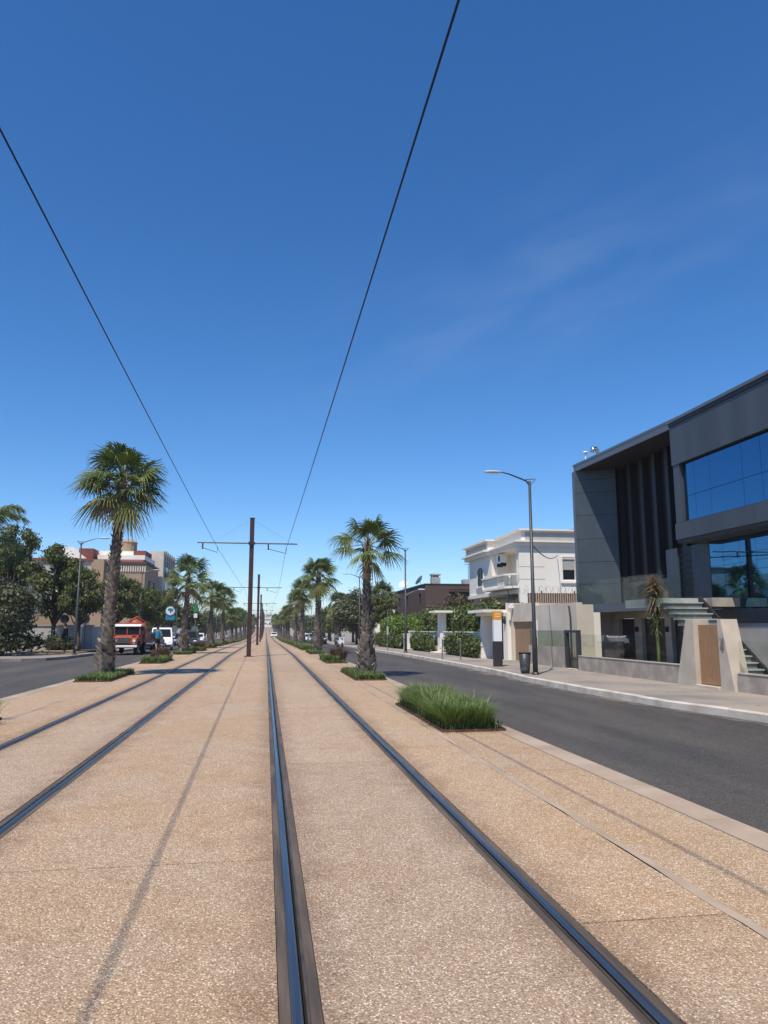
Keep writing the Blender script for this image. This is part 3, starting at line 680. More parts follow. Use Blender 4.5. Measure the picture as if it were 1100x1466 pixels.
for y in (30.88, 29.8, 28.73, 27.7, 26.7, 25.7, 24.7):
    ob('louvre_fin', lambda m: m.box(15.72, 15.998, y-.13, y+.13, 3.7, 8.8), m_fin)
yy = 31.0
while yy > 23.6:
    ob('louvre_board', lambda m: m.box(15.96, 15.999, yy-.118, yy, 3.66, 8.8), m_louv); yy -= .125
ob('terrace_slab', lambda m: m.prism([(13.75, 31.6), (14.05, 24.2), (13.9, 21.4), (15.2, 21.4), (16.4, 23.3), (16.4, 31.6)], 'z', 2.27, 2.55), m_conc2)
ob('slab_edge', lambda m: m.prism([(13.72, 31.6), (14.03, 24.2), (14.05, 24.2), (13.749, 31.6)], 'z', 2.25, 2.56), m_trim)
ry = [31.55, 29.8, 28.05, 26.3, 24.55]
for a, b in zip(ry, ry[1:]):
    fx = lambda y: 13.80+(31.6-y)*.3/7.4
    ob('balustrade_glass', lambda m: m.prism([(fx(a), a-.015), (fx(b), b+.015), (fx(b)+.016, b+.015), (fx(a)+.016, a-.015)], 'z', 2.60, 3.6), m_gclear)
# ground floor under the terrace
ob('ground_wall', lambda m: (m.wall('x', 15.2, 15.45, 23.6, 31.0, .05, 2.26, [(28.98, 30.35, .051, 2.0), (26.59, 28.39, .051, 2.0), (24.6, 26.13, .051, 2.0)]),), m_greyr)
ob('side_wall', lambda m: m.box(13.0, 13.71, 29.0, 29.25, .05, 2.24), m_white)
ob('end_block', lambda m: m.box(13.9, 15.6, 31.0, 31.25, .05, 2.26), m_greyr)
for a, b in ((28.98, 30.35), (26.59, 28.39), (24.6, 26.13)):
    d = ob('garage_door', lambda m: m.box(15.36, 15.4, a+.004, b-.004, .06, 1.99), m_garage)
    for z in (.5, .95, 1.4): ob('door_slat', lambda m: m.box(15.345, 15.359, a+.03, b-.03, z, z+.05), m_fin, parent=d)
for y in (28.68, 26.36):
    ob('wall_lamp', lambda m: m.box(15.08, 15.195, y-.05, y+.05, 1.45, 1.65), m_dark)
# outside stair up to the terrace
for i in range(13):
    z = .30+.175*i; y = 18.55+.245*i
    ob('stair_tread', lambda m: m.box(12.3, 13.62, y-.04, y+.255, z-.035, z), m_step, parent=off)
    ob('stair_riser', lambda m: m.box(12.32, 13.6, y, y+.03, z-.175, z-.036), m_stepd)
ob('stringer_shadow', lambda m: m.prism([(18.5, .06), (18.5, .30), (21.7, 2.6), (22.4, 2.6), (22.4, 2.2)], 'x', 13.64, 13.72), m_dark)  # dark stringer, its black also standing in for the zigzag shadow at the wall
ob('stair_landing', lambda m: m.box(12.3, 14.0, 21.75, 24.0, 2.27, 2.54), m_step)
ob('stair_glass', lambda m: m.prism([(18.5, .1), (18.5, 1.1), (21.7, 3.3), (24.0, 3.3), (24.0, 2.3), (21.7, 2.3)], 'x', 12.25, 12.27), m_gclear)
# roof plant
ob('ventilation_duct', lambda m: m.tube([(15.1, 31.4, 9.1), (15.1, 31.4, 9.6), (15.06, 31.38, 9.78), (14.95, 31.33, 9.86), (14.80, 31.27, 9.82), (14.74, 31.24, 9.68)], .10, 10), m_steel, smooth=True)
ob('roof_vent', lambda m: (m.tube([(14.62, 31.7, 9.1), (14.62, 31.7, 9.7)], .035, 6), m.ball((14.62, 31.7, 9.74), (.12, .12, .07))), m_whitep)

# front boundary: low wall, glass, gate
fw = thing('boundary_wall', 'low concrete wall topped with clear glass in front of the office', 'wall', (11.35, 22, .07))
def fp(name, f, mat, parent=fw, **k):
    m = MB(fw); f(m); return part(name, m, mat, parent, **k)
fp('low_wall', lambda m: (m.box(11.35, 11.53, 19.08, 25.98, .0, .58), m.box(11.35, 11.53, -3, 16.67, .0, .50)), m_conc2)
fp('coping', lambda m: (m.box(11.335, 11.545, 19.08, 25.98, .581, .605), m.box(11.335, 11.545, -3, 16.60, .501, .525)), m_concl)
for (ya, yb, z0, z1) in ((19.1, 25.95, .606, 1.36), (-3, 16.66, .526, 1.28)):
    n = round((yb-ya)/1.25)
    for i in range(n):
        a = ya+(yb-ya)*i/n; b = ya+(yb-ya)*(i+1)/n
        fp('glass_pane', lambda m: m.box(11.43, 11.446, a+.01, b-.01, z0, z1), m_gclear)
fw2 = thing('boundary_wall', 'short concrete wall with green tinted glass between street lamp and small metal gate', 'wall', (11.4, 28.6, .07))
def fp2(name, f, mat): 
    m = MB(fw2); f(m); return part(name, m, mat, fw2)
fp2('low_wall', lambda m: m.box(11.4, 11.6, 27.25, 31.3, .0, .86), m_conc2)
for i in range(4):
    a = 27.3+i; fp2('glass_pane', lambda m: m.box(11.47, 11.486, a+.01, a+.98, .861, 1.5), m_gfrost)
gt = thing('garden_gate', 'small grey framed metal gate with a pale panel in the boundary wall', 'gate', (11.4, 26.6, .07))
def gp(name, f, mat, parent=gt):
    m = MB(gt); f(m); return part(name, m, mat, parent)
gp('gate_frame', lambda m: (m.box(11.36, 11.5, 27.08, 27.22, .1, 1.42), m.box(11.36, 11.5, 26.0, 26.14, .1, 1.42), m.box(11.36, 11.5, 26.0, 27.22, 1.421, 1.52)), m_lampgrey)
gp('gate_panel', lambda m: m.box(11.45, 11.47, 26.145, 27.075, .14, 1.41), m_gfrost)
gp('threshold', lambda m: m.box(11.25, 11.6, 25.99, 27.24, .0, .095), m_concl)
# main gate with slanted concrete cheeks
mg = thing('entrance_gate', 'tall wooden entrance gate between two slanted concrete pillars', 'gate', (11.3, 17.9, .07))
def mgp(name, f, mat, parent=mg, **k):
    m = MB(mg); f(m); return part(name, m, mat, parent, **k)
mgp('pillar', lambda m: m.prism([(19.3, .0), (18.32, .0), (18.32, 1.83), (18.68, 1.83)], 'x', 11.29, 11.75), m_concl, bevel=.008)
mgp('pillar', lambda m: m.prism([(17.26, .0), (16.68, .0), (17.10, 1.82), (17.26, 1.82)], 'x', 11.29, 11.75), m_concl, bevel=.008)
mgp('threshold', lambda m: m.box(11.22, 11.7, 17.27, 18.31, .0, .13), m_concl, bevel=.01)
for i in range(8):
    a = 17.28+i*.129; mgp('plank', lambda m: m.box(11.42, 11.45, a+.003, a+.126, .15, 1.68), m_wood)
mgp('gate_back', lambda m: m.box(11.455, 11.48, 17.28, 18.31, .15, 1.68), m_wood)
mgp('door_intercom', lambda m: (m.box(11.26, 11.288, 17.02, 17.10, 1.08, 1.30), m.ball((11.25, 17.06, 1.32), .045)), m_steel)
# tall boundary wall at the back of the pavement, with the plank garage gate
tw = thing('boundary_wall', 'tall cream boundary wall behind the street lamp, holding the wide wooden gate', 'wall', (11.8, 31, .07))
def tp(name, f, mat, parent=tw, **k):
    m = MB(tw); f(m); return part(name, m, mat, parent, **k)
tp('wall', lambda m: (m.box(11.8, 12.05, 27.0, 31.55, 0, 2.58), m.box(11.8, 12.05, 31.55, 34.5, 1.9, 2.72), m.box(11.78, 12.05, 34.5, 35.2, 0, 2.72), m.box(12.051, 12.5, 27.0, 27.2, 0, 2.5)), m_cream)
tp('pillar', lambda m: m.box(11.6, 11.84, 34.75, 35.4, 0, 2.35), m_white)
gg = tp('gate_leaf', lambda m: m.box(11.93, 11.96, 31.56, 34.49, .06, 1.89), m_woodg)
for i in range(10):
    a = 31.57+i*.292; tp('plank', lambda m: m.box(11.90, 11.928, a+.004, a+.286, .07, 1.885), m_woodg, parent=gg)
tp('gate_jamb', lambda m: m.box(11.77, 11.8, 31.2, 31.54, 0, 1.92), m_white)
tp('drain_pipe', lambda m: m.tube([(11.76, 27.5, .1), (11.76, 27.5, 2.0), (11.76, 27.62, 2.45)], .035, 6), m_lampgrey)
tp('security_camera', lambda m: (m.box(11.5, 11.8, 34.3, 34.42, 2.55, 2.68), m.tube([(11.8, 34.36, 2.75), (11.62, 34.36, 2.7)], .03, 6)), m_whitep)
tp('wall_lamp', lambda m: (m.ball((11.55, 35.0, 1.95), (.10, .10, .17)), m.box(11.5, 11.6, 34.95, 35.05, 2.1, 2.16)), m_dark)
# iron door under a canopy
pg = thing('iron_gate', 'black wrought iron gate under a white canopy beside the info totem', 'gate', (11.5, 36.3, .07))
def pp(name, f, mat, parent=pg, **k):
    m = MB(pg); f(m); return part(name, m, mat, parent, **k)
pp('canopy', lambda m: (m.prism([(10.5, 37.9), (10.5, 35.0), (12.2, 35.4), (12.2, 37.9)], 'z', 2.36, 2.5), m.box(10.9, 12.0, 35.6, 37.7, 2.2, 2.36)), m_white)
pp('pillar', lambda m: m.prism([(10.85, 0), (11.5, 0), (11.5, 2.2), (11.05, 2.2)], 'y', 36.85, 37.35), m_white)
pp('gate_bars', lambda m: ([m.box(11.58, 11.61, y, y+.03, 0.05, 2.1) for y in np.arange(35.5, 36.85, .11)], [m.box(11.57, 11.62, 35.45, 36.85, z, z+.05) for z in (.1, .75, 1.4, 2.05)], [m.tube([(11.56, 35.55+.22*k+.1*math.cos(t), .42+.2*math.sin(t)) for t in np.arange(0, 6.3, .7)], .014, 4) for k in range(6)]), m_iron)
pp('gate_sheet', lambda m: m.box(11.63, 11.65, 35.45, 36.85, .75, 2.08), m_iron)

# ------------------------------------------------------------------ white villa
vl = thing('white_villa', 'white two storey villa with heavy cornice, arched window and baluster balcony', 'house', (15, 42.4, 0))
def vp(name, f, mat, parent=vl, **k):
    m = MB(vl); f(m); return part(name, m, mat, parent, **k)
vp('wall', lambda m: (m.wall('x', 15.0, 15.25, 47.9, 53.5, 3.95, 6.5, [(49.8, 51.25, 4.55, 5.75)]), m.box(15.0, 16.5, 42.66, 42.9, 3.95, 6.5), m.wall('y', 42.4, 42.65, 15.0, 21, 3.0, 6.5, [(17.75, 18.55, 4.5, 5.75)]),
   m.wall('x', 16.3, 16.5, 42.9, 47.66, 3.95, 6.5, [(44.2, 45.5, 4.36, 6.0)]), m.box(15.26, 16.3, 47.66, 47.9, 3.95, 6.5), m.box(15.3, 21, 53.25, 53.5, 0, 6.5)), m_white)
vp('lower_wall', lambda m: (m.box(15.9, 16.2, 42.66, 53.2, 0, 3.7), m.box(15.9, 21, 42.42, 42.66, 0, 2.999)), m_greyr)
vp('floor_slab', lambda m: (m.box(14.9, 21, 42.66, 53.6, 3.7, 3.94),), m_white)
def cornice(m):
    m.prism([(14.55, 54.1), (14.55, 48.2), (14.85, 47.9), (14.7, 42.1), (21, 42.1), (21, 54.1)], 'z', 6.74, 6.84)
    m.prism([(14.75, 53.9), (14.75, 48.3), (14.95, 48.0), (14.85, 42.25), (21, 42.25), (21, 53.9)], 'z', 6.5, 6.739)
    m.prism([(14.6, 54.05), (14.6, 47.9), (15.2, 47.9), (14.95, 42.15), (21, 42.15), (21, 54.05)], 'z', 7.45, 7.55)
    m.prism([(14.8, 53.7), (14.8, 48.1), (15.4, 48.1), (15.15, 42.35), (21, 42.35), (21, 53.7)], 'z', 6.841, 7.449)
vp('cornice', cornice, m_white)
vp('parapet_panel', lambda m: m.box(14.78, 14.799, 48.4, 53.4, 6.95, 7.36), m_greyr); vp('parapet_panel', lambda m: m.box(15.4, 20.9, 42.33, 42.349, 6.85, 7.36), m_greyr)
vp('roof_hood', lambda m: m.prism([(16.9, 7.56), (22, 7.56), (22, 8.2)], 'y', 44, 49), m_tile)
def arch_window(y0, y1, z0, z1, x, nm='window'):
    w = vp(nm, lambda m: (m.box(x-.04, x+.1, y0-.1, y0, z0-.06, z1), m.box(x-.04, x+.1, y1, y1+.1, z0-.06, z1), m.box(x-.05, x+.12, y0-.14, y1+.14, z0-.16, z0-.061),
        m.tube([(x+.02, (y0+y1)/2+(y1-y0)/2*math.cos(t)*1.03, z1+.30*math.sin(t)) for t in np.linspace(0, math.pi, 9)], .07, 6)), m_white)
    vp('pane', lambda m: m.prism([(y0, z0), (y1, z0), (y1, z1)]+[((y0+y1)/2+(y1-y0)/2*math.cos(t), z1+.30*math.sin(t)) for t in np.linspace(0.2, math.pi-.2, 7)]+[(y0, z1)], 'x', x+.0, x+.03), m_win, w)
    vp('window_bars', lambda m: [m.box(x-.02, x, y, y+.04, z0, z1+.2) for y in np.linspace(y0+.1, y1-.14, 4)], m_iron, w)
arch_window(49.8, 51.25, 4.55, 5.60, 14.98)
vp('window_apron', lambda m: m.box(14.93, 14.998, 49.5, 51.5, 4.08, 4.36), m_greyr)
arch_window(44.2, 45.5, 4.36, 5.75, 16.26, 'balcony_door')
sw = vp('window', lambda m: (m.box(17.6, 17.75, 42.36, 42.42, 4.4, 5.85), m.box(18.55, 18.7, 42.36, 42.42, 4.4, 5.85), m.box(17.6, 18.7, 42.3, 42.42, 4.28, 4.399), m.prism([(17.6, 5.86)]+[(18.15-.55*math.cos(t), 5.86+.12*math.sin(t)) for t in np.linspace(.1, 3.04, 7)]+[(18.7, 5.86)], 'y', 42.37, 42.42)), m_white)
vp('pane', lambda m: m.box(17.76, 18.54, 42.5, 42.53, 4.5, 5.75), m_win, sw)
vp('roller_shutter', lambda m: [m.box(17.76, 18.54, 42.46, 42.49, z, z+.055) for z in np.arange(5.1, 5.72, .06)], m_greyr, sw)
bl = vp('balcony', lambda m: (m.prism([(14.3, 47.8), (14.3, 43.2), (14.75, 42.5), (16.3, 42.5), (16.3, 47.8)], 'z', 3.98, 4.12), m.box(14.4, 14.55, 44.9, 47.8, 4.12, 4.75), m.prism([(14.25, 47.85), (14.25, 43.1), (14.75, 42.4), (14.95, 42.4), (14.55, 43.2), (14.55, 47.85)], 'z', 4.76, 4.86), m.box(14.3, 16.3, 47.82, 47.9, 4.12, 4.8)), m_white)
for k in range(5):
    y = 44.6-k*.33; x = 14.42+max(0, .25*(k-3))
    vp('baluster', lambda m: m.lathe([(.06, 4.12), (.04, 4.2), (.085, 4.36), (.05, 4.55), (.045, 4.66), (.07, 4.76)], x, y, 8), m_white, bl, smooth=True)
ac = vp('air_conditioner', lambda m: m.box(15.1, 15.5, 46.2, 47.2, 5.85, 6.35), m_whitep)
vp('fan_grille', lambda m: m.disc((15.09, 46.55, 6.1), .2, 'x', .02), m_dark, ac)
for y in (46.3, 47.04): vp('ac_bracket', lambda m: m.box(15.12, 15.5, y, y+.06, 5.6, 5.84), m_dark, ac)
vp('wall_groove', lambda m: [m.box(15.002, 16.6, 42.392, 42.399, z, z+.03) for z in (4.5, 5.25)], m_greyr)
vp('lower_window', lambda m: m.box(15.86, 15.899, 49.5, 52, 1.2, 3.0), m_win)
vp('awning', lambda m: m.prism([(14.7, 2.95), (15.9, 3.5), (15.9, 3.55), (14.7, 3.0)], 'y', 44.5, 46.8), m_cream)
# brown slat fence with razor wire on the wall behind
sf = thing('slat_fence', 'brown slatted fence under coils of razor wire in front of the white villa', 'fence', (13.2, 36.2, .07))
def sp_(name, f, mat):
    m = MB(sf); f(m); return part(name, m, mat, sf)
sp_('base_wall', lambda m: m.box(12.1, 18, 36.25, 36.45, 0, 2.86), m_cream)
for i in range(38):
    x = 13.25+i*.12; sp_('slat', lambda m: m.box(x, x+.095, 36.28, 36.30, 2.861, 3.38), m_rail_w)
sp_('fence_post', lambda m: [m.box(x, x+.05, 36.32, 36.37, 2.861, 3.5) for x in (12.2, 14.0, 15.8, 17.6)], m_dark)
sp_('razor_wire', lambda m: (m.tube([(12.1+.040*k, 36.33+.16*math.sin(k*.7), 3.52+.22*math.cos(k*.7)) for k in range(148)], .007, 3), [m.tube([(13.2+.4*k, 36.33+.28*math.cos(t), 3.5+.26*math.sin(t)) for t in np.arange(0, 6.5, .5)], .006, 3) for k in range(12)]), m_galv)
c_ = tag(link('overhead_cable', mesh_of('overhead_cable', MB().tube([(8.95+(17.4-8.95)*t, 23.9+(42.3-23.9)*t, 4.4+(5.95-4.4)*t-.5*4*t*(1-t)*.6) for t in np.linspace(0, 1, 13)], .022, 5), m_wire)), 'thin black cable sagging from the nearest street lamp to the villa', 'cable')

# ------------------------------------------------------------------ brown house and white house behind it
bh = thing('brown_house', 'flat roofed house clad in dark brown boards with chimney and satellite dishes', 'house', (16, 74, gz(74)))
BZ = gz(74)
def bp(name, f, mat, parent=bh, **k):
    m = MB(bh); f(m); return part(name, m, mat, parent, **k)
bp('wall', lambda m: (m.wall('x', 16, 16.25, 74.0, 92, BZ, 6.0, [(76, 77.2, 4.1, 5.2), (83, 84.2, 4.1, 5.2), (88, 89.2, 4.1, 5.2)]), m.wall('y', 73.75, 74.0, 16, 24, BZ, 6.0, [(18.5, 21.5, 4.2, 5.3)])), m_brownw)
for k in range(14):
    z = 3.0+k*.21
    bp('cladding_board', lambda m: m.box(16.0, 18.45 if 4.0 < z < 5.35 else 24, 73.70, 73.748, z+.006, z+.204), m_brownw)
bp('roof', lambda m: m.box(15.9, 24.1, 73.65, 92.1, 6.001, 6.1), m_lampgrey)
for a, b in ((76, 77.2), (83, 84.2), (88, 89.2)):
    bp('window', lambda m: m.box(16.12, 16.15, a, b, 4.1, 5.2), m_win)
bp('window', lambda m: m.box(18.5, 21.5, 73.86, 73.9, 4.2, 5.3), m_win)
bp('chimney', lambda m: (m.box(17.0, 17.9, 75, 75.9, 6.1, 6.85), m.box(16.95, 17.95, 74.95, 75.95, 7.05, 7.2), [m.box(17.05+.3*i, 17.15+.3*i, 75.02, 75.88, 6.85, 7.05) for i in range(3)]), m_greyr)
bp('roof_box', lambda m: m.box(20.4, 21.6, 75, 76, 6.1, 6.65), m_greyr)
def dish(parent, off_, x, y, z, r, ang):
    m = MB(off_); a = Vector((math.cos(ang)*.8, math.sin(ang)*.8, .6)); b = a.cross(Vector((0, 0, 1))).normalized(); c = b.cross(a)
    o = Vector((x, y, z)); vs = []; fs = []
    for j in range(4):
        for k in range(12):
            t = 2*math.pi*k/12; q = r*(j+.02)/3; vs.append(tuple(o+b*q*math.cos(t)+c*q*math.sin(t)+a*(.35*q*q/r)))
    fs = [(j*12+k, j*12+(k+1) % 12, (j+1)*12+(k+1) % 12, (j+1)*12+k) for j in range(3) for k in range(12)]
    m.add(vs, fs); m.tube([(x, y, z-.6), tuple(o)], .03, 5); m.tube([tuple(o-c*r), tuple(o+a*r*.9)], .015, 4)
    part('satellite_dish', m, m_dish, parent, True)
dish(bh, bh, 16.8, 80, 6.75, .6, 2.6); dish(bh, bh, 22.2, 75, 7.0, .5, -1.9); dish(bh, bh, 16.8, 90, 6.9, .6, -2.2)
bp('aerial', lambda m: (m.tube([(21.2, 76, 6.1), (21.2, 76, 8.6)], .03, 5), m.tube([(20.7, 76, 8.3), (21.7, 76, 8.3)], .02, 4)), m_lampgrey)
wh = thing('white_house', 'small plain white house with a satellite dish beyond the brown house', 'house', (15, 102, gz(102)))
WZ = gz(102)
def wp(name, f, mat, parent=wh, **k):
    m = MB(wh); f(m); return part(name, m, mat, parent, **k)
wp('wall', lambda m: (m.wall('y', 102, 102.2, 15.6, 25, WZ, 6.0), m.wall('x', 15.0, 15.2, 102.5, 114, WZ, 6.0, [(104, 106, 3.6, 4.8)]), m.box(15.0, 15.6, 102.2, 102.49, WZ, 6.0)), m_white)
wp('roof', lambda m: m.box(14.8, 25.2, 101.8, 114.2, 6.001, 6.25), m_greyr)
wp('window', lambda m: m.box(15.1, 15.13, 104, 106, 3.6, 4.8), m_win)
wp('balcony', lambda m: (m.box(14.2, 15.0, 103, 108, 3.2, 3.35), m.box(14.2, 14.3, 103, 108, 3.35, 4.1)), m_white)
dish(wh, wh, 16.4, 103, 7.0, .75, -2.2)

# ------------------------------------------------------------------ garden wall, hedges and clipped bushes
gw = thing('garden_wall', 'weathered white garden wall with flat topped pillars behind the clipped bushes', 'wall', (11, 47, .07))
def gwp(name, f, mat, **k):
    m = MB(gw); f(m); return part(name, m, mat, gw, **k)
m_wwall = M('weathered_white', (.74, .71, .65), (.44, .40, .34), sc=1.3, rough=.9, lo=.5, hi=.75, stretch=(1, 1, .35), bump=.2, bsc=25)
gwp('wall', lambda m: (m.box(11.0, 11.2, 37.36, 45.5, 0, 1.34), m.box(11.0, 11.2, 46.6, 57, 0, 1.32), m.box(10.6, 10.99, 56.2, 57, 0, 1.2)), m_wwall)
gwp('coping', lambda m: (m.box(10.95, 11.25, 37.36, 45.5, 1.341, 1.40), m.box(10.95, 11.25, 46.6, 57, 1.321, 1.38)), m_white)
gwp('pillar', lambda m: (m.box(10.85, 11.25, 45.7, 46.4, 0, 2.5),), m_white)
gwp('pillar_cap', lambda m: (m.box(10.4, 11.7, 45.1, 47.0, 2.55, 2.68), m.box(10.6, 11.5, 45.4, 46.7, 2.501, 2.549)), m_white)
gwp('doorstep', lambda m: m.box(10.4, 10.84, 45.5, 46.6, .0, .12), m_white)
def hedge(name, label, x0, x1, y0, y1, z0, z1, mat, n, size, seed, cat='hedge', group=None, lumps=14, zc=True):
    t = thing(name, label, cat, ((x0+x1)/2, (y0+y1)/2, gz((y0+y1)/2)+.06), group); r = random.Random(seed); cl = []
    L = y1-y0
    for i in range(lumps):
        hh = (z1-z0)*r.uniform(.44, .56)
        cl.append(((r.uniform(-.25, .25)*(x1-x0), -L/2+L*(i+.5)/lumps+r.uniform(-.15, .15), z0+(z1-z0)*r.uniform(.42, .52)), ((x1-x0)*.5*r.uniform(.85, 1.1), L/lumps*r.uniform(.9, 1.4), hh)))
    link('foliage', crown_mesh('foliage', cl, n, size, mat, seed), t)
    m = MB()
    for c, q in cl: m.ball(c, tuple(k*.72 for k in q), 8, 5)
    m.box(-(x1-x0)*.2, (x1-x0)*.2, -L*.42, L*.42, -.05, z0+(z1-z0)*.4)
    part('dark_core', m, m_core, t); return t  # solid core, its dark colour stands in for shade inside the foliage
hedge('clipped_bush', 'dark green clipped bush against the white wall, nearer one beside the iron gate', 10.35, 10.95, 37.2, 42.8, .05, 1.27, m_leafD, 7000, .07, 61, 'bush', 'clipped bushes along the pavement', 6)
hedge('clipped_bush', 'dark green clipped bush against the white wall, left of the flat topped pillar', 10.35, 10.95, 47.2, 53.2, .05, 1.25, m_leafD, 7000, .07, 62, 'bush', 'clipped bushes along the pavement', 6)
hedge('tall_hedge', 'tall dark green hedge above the white wall, right of the flat topped pillar', 11.3, 12.9, 37.2, 45.6, 1.0, 2.95, m_leafD, 14000, .09, 63, 'hedge', 'tall hedges behind the garden wall')
hedge('tall_hedge', 'tall hedge with olive green leaves above the white wall, left of the flat topped pillar', 11.3, 12.9, 46.4, 55.5, 1.0, 3.0, m_leafD, 14000, .095, 64, 'hedge', 'tall hedges behind the garden wall')
hedge('creeper_hedge', 'bright green leafy creeper spilling over the far end of the garden wall', 11.0, 12.9, 52.5, 72, 1.0, 2.75, m_leafC, 11000, .12, 65, 'hedge')
hedge('low_hedge', 'low dull green hedge along the pavement beyond the garden wall', 10.2, 11.2, 57.5, 70, .05, 1.3, m_leafD, 5000, .10, 66)
hedge('bare_shrub', 'reddish brown shrub with dry twigs in front of the brown house', 13.9, 14.8, 53.5, 57, 2.4, 4.4, m_leafR, 700, .09, 67, 'shrub', lumps=3)
hedge('planter_shrub', 'dark trailing shrub in a planter beside the gate canopy', 12.25, 13.0, 36.65, 38.4, 2.4, 2.95, m_leafR, 500, .07, 68, 'shrub', lumps=3)
# young yucca in the office garden
yc = thing('dracaena_tree', 'slim green stemmed dracaena with a dry tufted crown behind the office glass', 'tree', (12.35, 22.1, .07))
part('trunk', MB().tube([(0, 0, 0), (.02, 0, .8), (0, .01, 1.6), (.01, 0, 2.5)], [.06, .05, .05, .06], 8), M('green_stem', (.14, .18, .05), rough=.6), yc, True)
def yucca(n, seed, z0, z1, mat, R):
    r = random.Random(seed); m = MB()
    for i in range(n):
        t = r.uniform(0, 6.28); z = r.uniform(z0, z1); e = r.uniform(-1.2, 1.1) if z < z1-.3 else r.uniform(-.3, 1.5); l = R*r.uniform(.6, 1.1); s = .018
        d = Vector((math.cos(t)*math.cos(e), math.sin(t)*math.cos(e), math.sin(e))); sd = Vector((-math.sin(t), math.cos(t), 0))*s; o = Vector((0, 0, z)); a = o+d*l*.5; b = o+d*l+Vector((0, 0, -.25*l))
        m.add([tuple(o-sd), tuple(o+sd), tuple(a+sd), tuple(a-sd), tuple(b)], [(0, 1, 2, 3), (3, 2, 4)])
    return m
part('crown', yucca(420, 5, 2.35, 2.95, m_frondd, .56), m_frondd, yc)
part('lower_leaves', yucca(330, 6, 1.45, 2.6, m_frondy, .34), m_leafA, yc)

# ------------------------------------------------------------------ overhead line: masts and contact wires
def catenary(y, label, detail):
    t = thing('catenary_mast', label, 'catenary pole', (-.93, y, gz(y)), 'masts of the tram overhead line')
    m = MB(); h = 7.9; w = .125; k = .022
    m.box(-w, w, -w, -w+k, 0, h); m.box(-w, w, w-k, w, 0, h); m.box(-k/2, k/2, -w+k, w-k, 0, h)
    part('mast', m, m_mast, t)
    part('base_plate', MB().box(-.26, .26, -.26, .26, 0, .03), m_mast, t)
    part('cross_arm', MB().tube([(-3.05, -.18, 6.42), (2.62, -.18, 6.42)], .042, 6), m_lampgrey, t)
    for x, wx in ((-2.75, -1.93), (.95, 1.97)):
        part('drop_bracket', MB().tube([(x, -.18, 6.42), (x, -.18, 6.05)], .05, 6), m_insul, t)
        part('steady_arm', MB().tube([(x, -.18, 6.12), (x+.3, -.18, 6.03), (wx, -.18, 5.86), (wx+.02, -.18, 6.2)], .018, 5), m_lampgrey, t)
    if detail:
        part('stay_wire', MB().tube([(0, -.15, 7.8), (-2.2, -.18, 6.45)], .003, 4), m_wire, t)
        part('stay_wire', MB().tube([(0, -.15, 7.8), (2.3, -.18, 6.45)], .003, 4), m_wire, t)
        part('arm_clamp', MB().box(-.19, .19, -.23, -.142, 6.34, 6.5), m_dark, t)
        part('mast_cap', MB().box(-.15, .15, -.15, .15, h+.001, h+.02), m_dark, t)
names = ['rust red steel catenary mast nearest the camera, left of the right track', 'second rust red mast down the line, seen beside the nearest one', 'third rust red mast down the line, half as tall in view as the second']
PY_ = [42.9+42*k for k in range(10)]
for k, y in enumerate(PY_):
    catenary(y, names[k] if k < 3 else 'far rust red mast in the row shrinking towards the end of the tracks', k < 4)
WL = [(-2.50, -1), (-2.5, 6.2)]
def contact(xs, label):
    pts = []
    ysw = [-40.0, 0.9]+PY_
    for k, (a, b) in enumerate(zip(ysw, ysw[1:])):
        for i in range(10):
            t = i/10; y = a+(b-a)*t; x = xs[k % 2]+(xs[(k+1) % 2]-xs[k % 2])*t
            pts.append((x, y, 6.14+gz(y)*(1 if y > 45 else 0)-.10*4*t*(1-t)*.4))
    w = tag(link('contact_wire', mesh_of('contact_wire', MB().tube(pts, .011, 6, False), m_wire)), label, 'overhead wire', 'overhead contact wires')
contact((-2.86, -2.47), 'left overhead contact wire crossing the sky above the left track')
contact((1.04, 1.30), 'right overhead contact wire rising steeply above the right track')

# ------------------------------------------------------------------ palms and planting beds
GL, GR = 'fan palms in the left row', 'fan palms in the right row'
palm((-5.28, 26.0), 6.45, 'biggest fan palm, on the left by the side street, with full drooping crown', GL, 1.06, 1, .27, .15, lean=(.04, 0), dens=1.0)
palm((-5.2, 49.2), 4.7, 'fan palm with a bare tan neck under its crown, second in the left row', GL, 1.12, 2, .27, .13, bare=True, lean=(.03, 0), dens=.6)
palm((-4.9, 68.5), 4.7, 'third fan palm in the left row, just beyond the bare necked one', GL, 1.0, 3, .29, .15, dens=.8)
palm((3.46, 25.6), 4.35, 'nearest fan palm in the right row, slender with a small open crown', GR, .88, 4, .26, .115, dens=.52, cls=[(82, 4), (62, 7), (42, 8), (20, 8), (-4, 7), (-32, 3)])
palm((3.46, 50.2), 5.1, 'second fan palm in the right row with pale hanging fronds', GR, .98, 5, .28, .14, dens=.8)
palm((3.5, 72.5), 5.1, 'third fan palm in the right row, overlapped by the second one', GR, 1.0, 6, .28, .14, dens=.8)
CR = [joined_crown(k, 1.0) for k in (1, 2, 3)]; TK = [trunk_meshes(h, .27, .15, 40+k, 70) for k, h in enumerate((4.2, 4.6, 4.9))]
rp_ = random.Random(5)
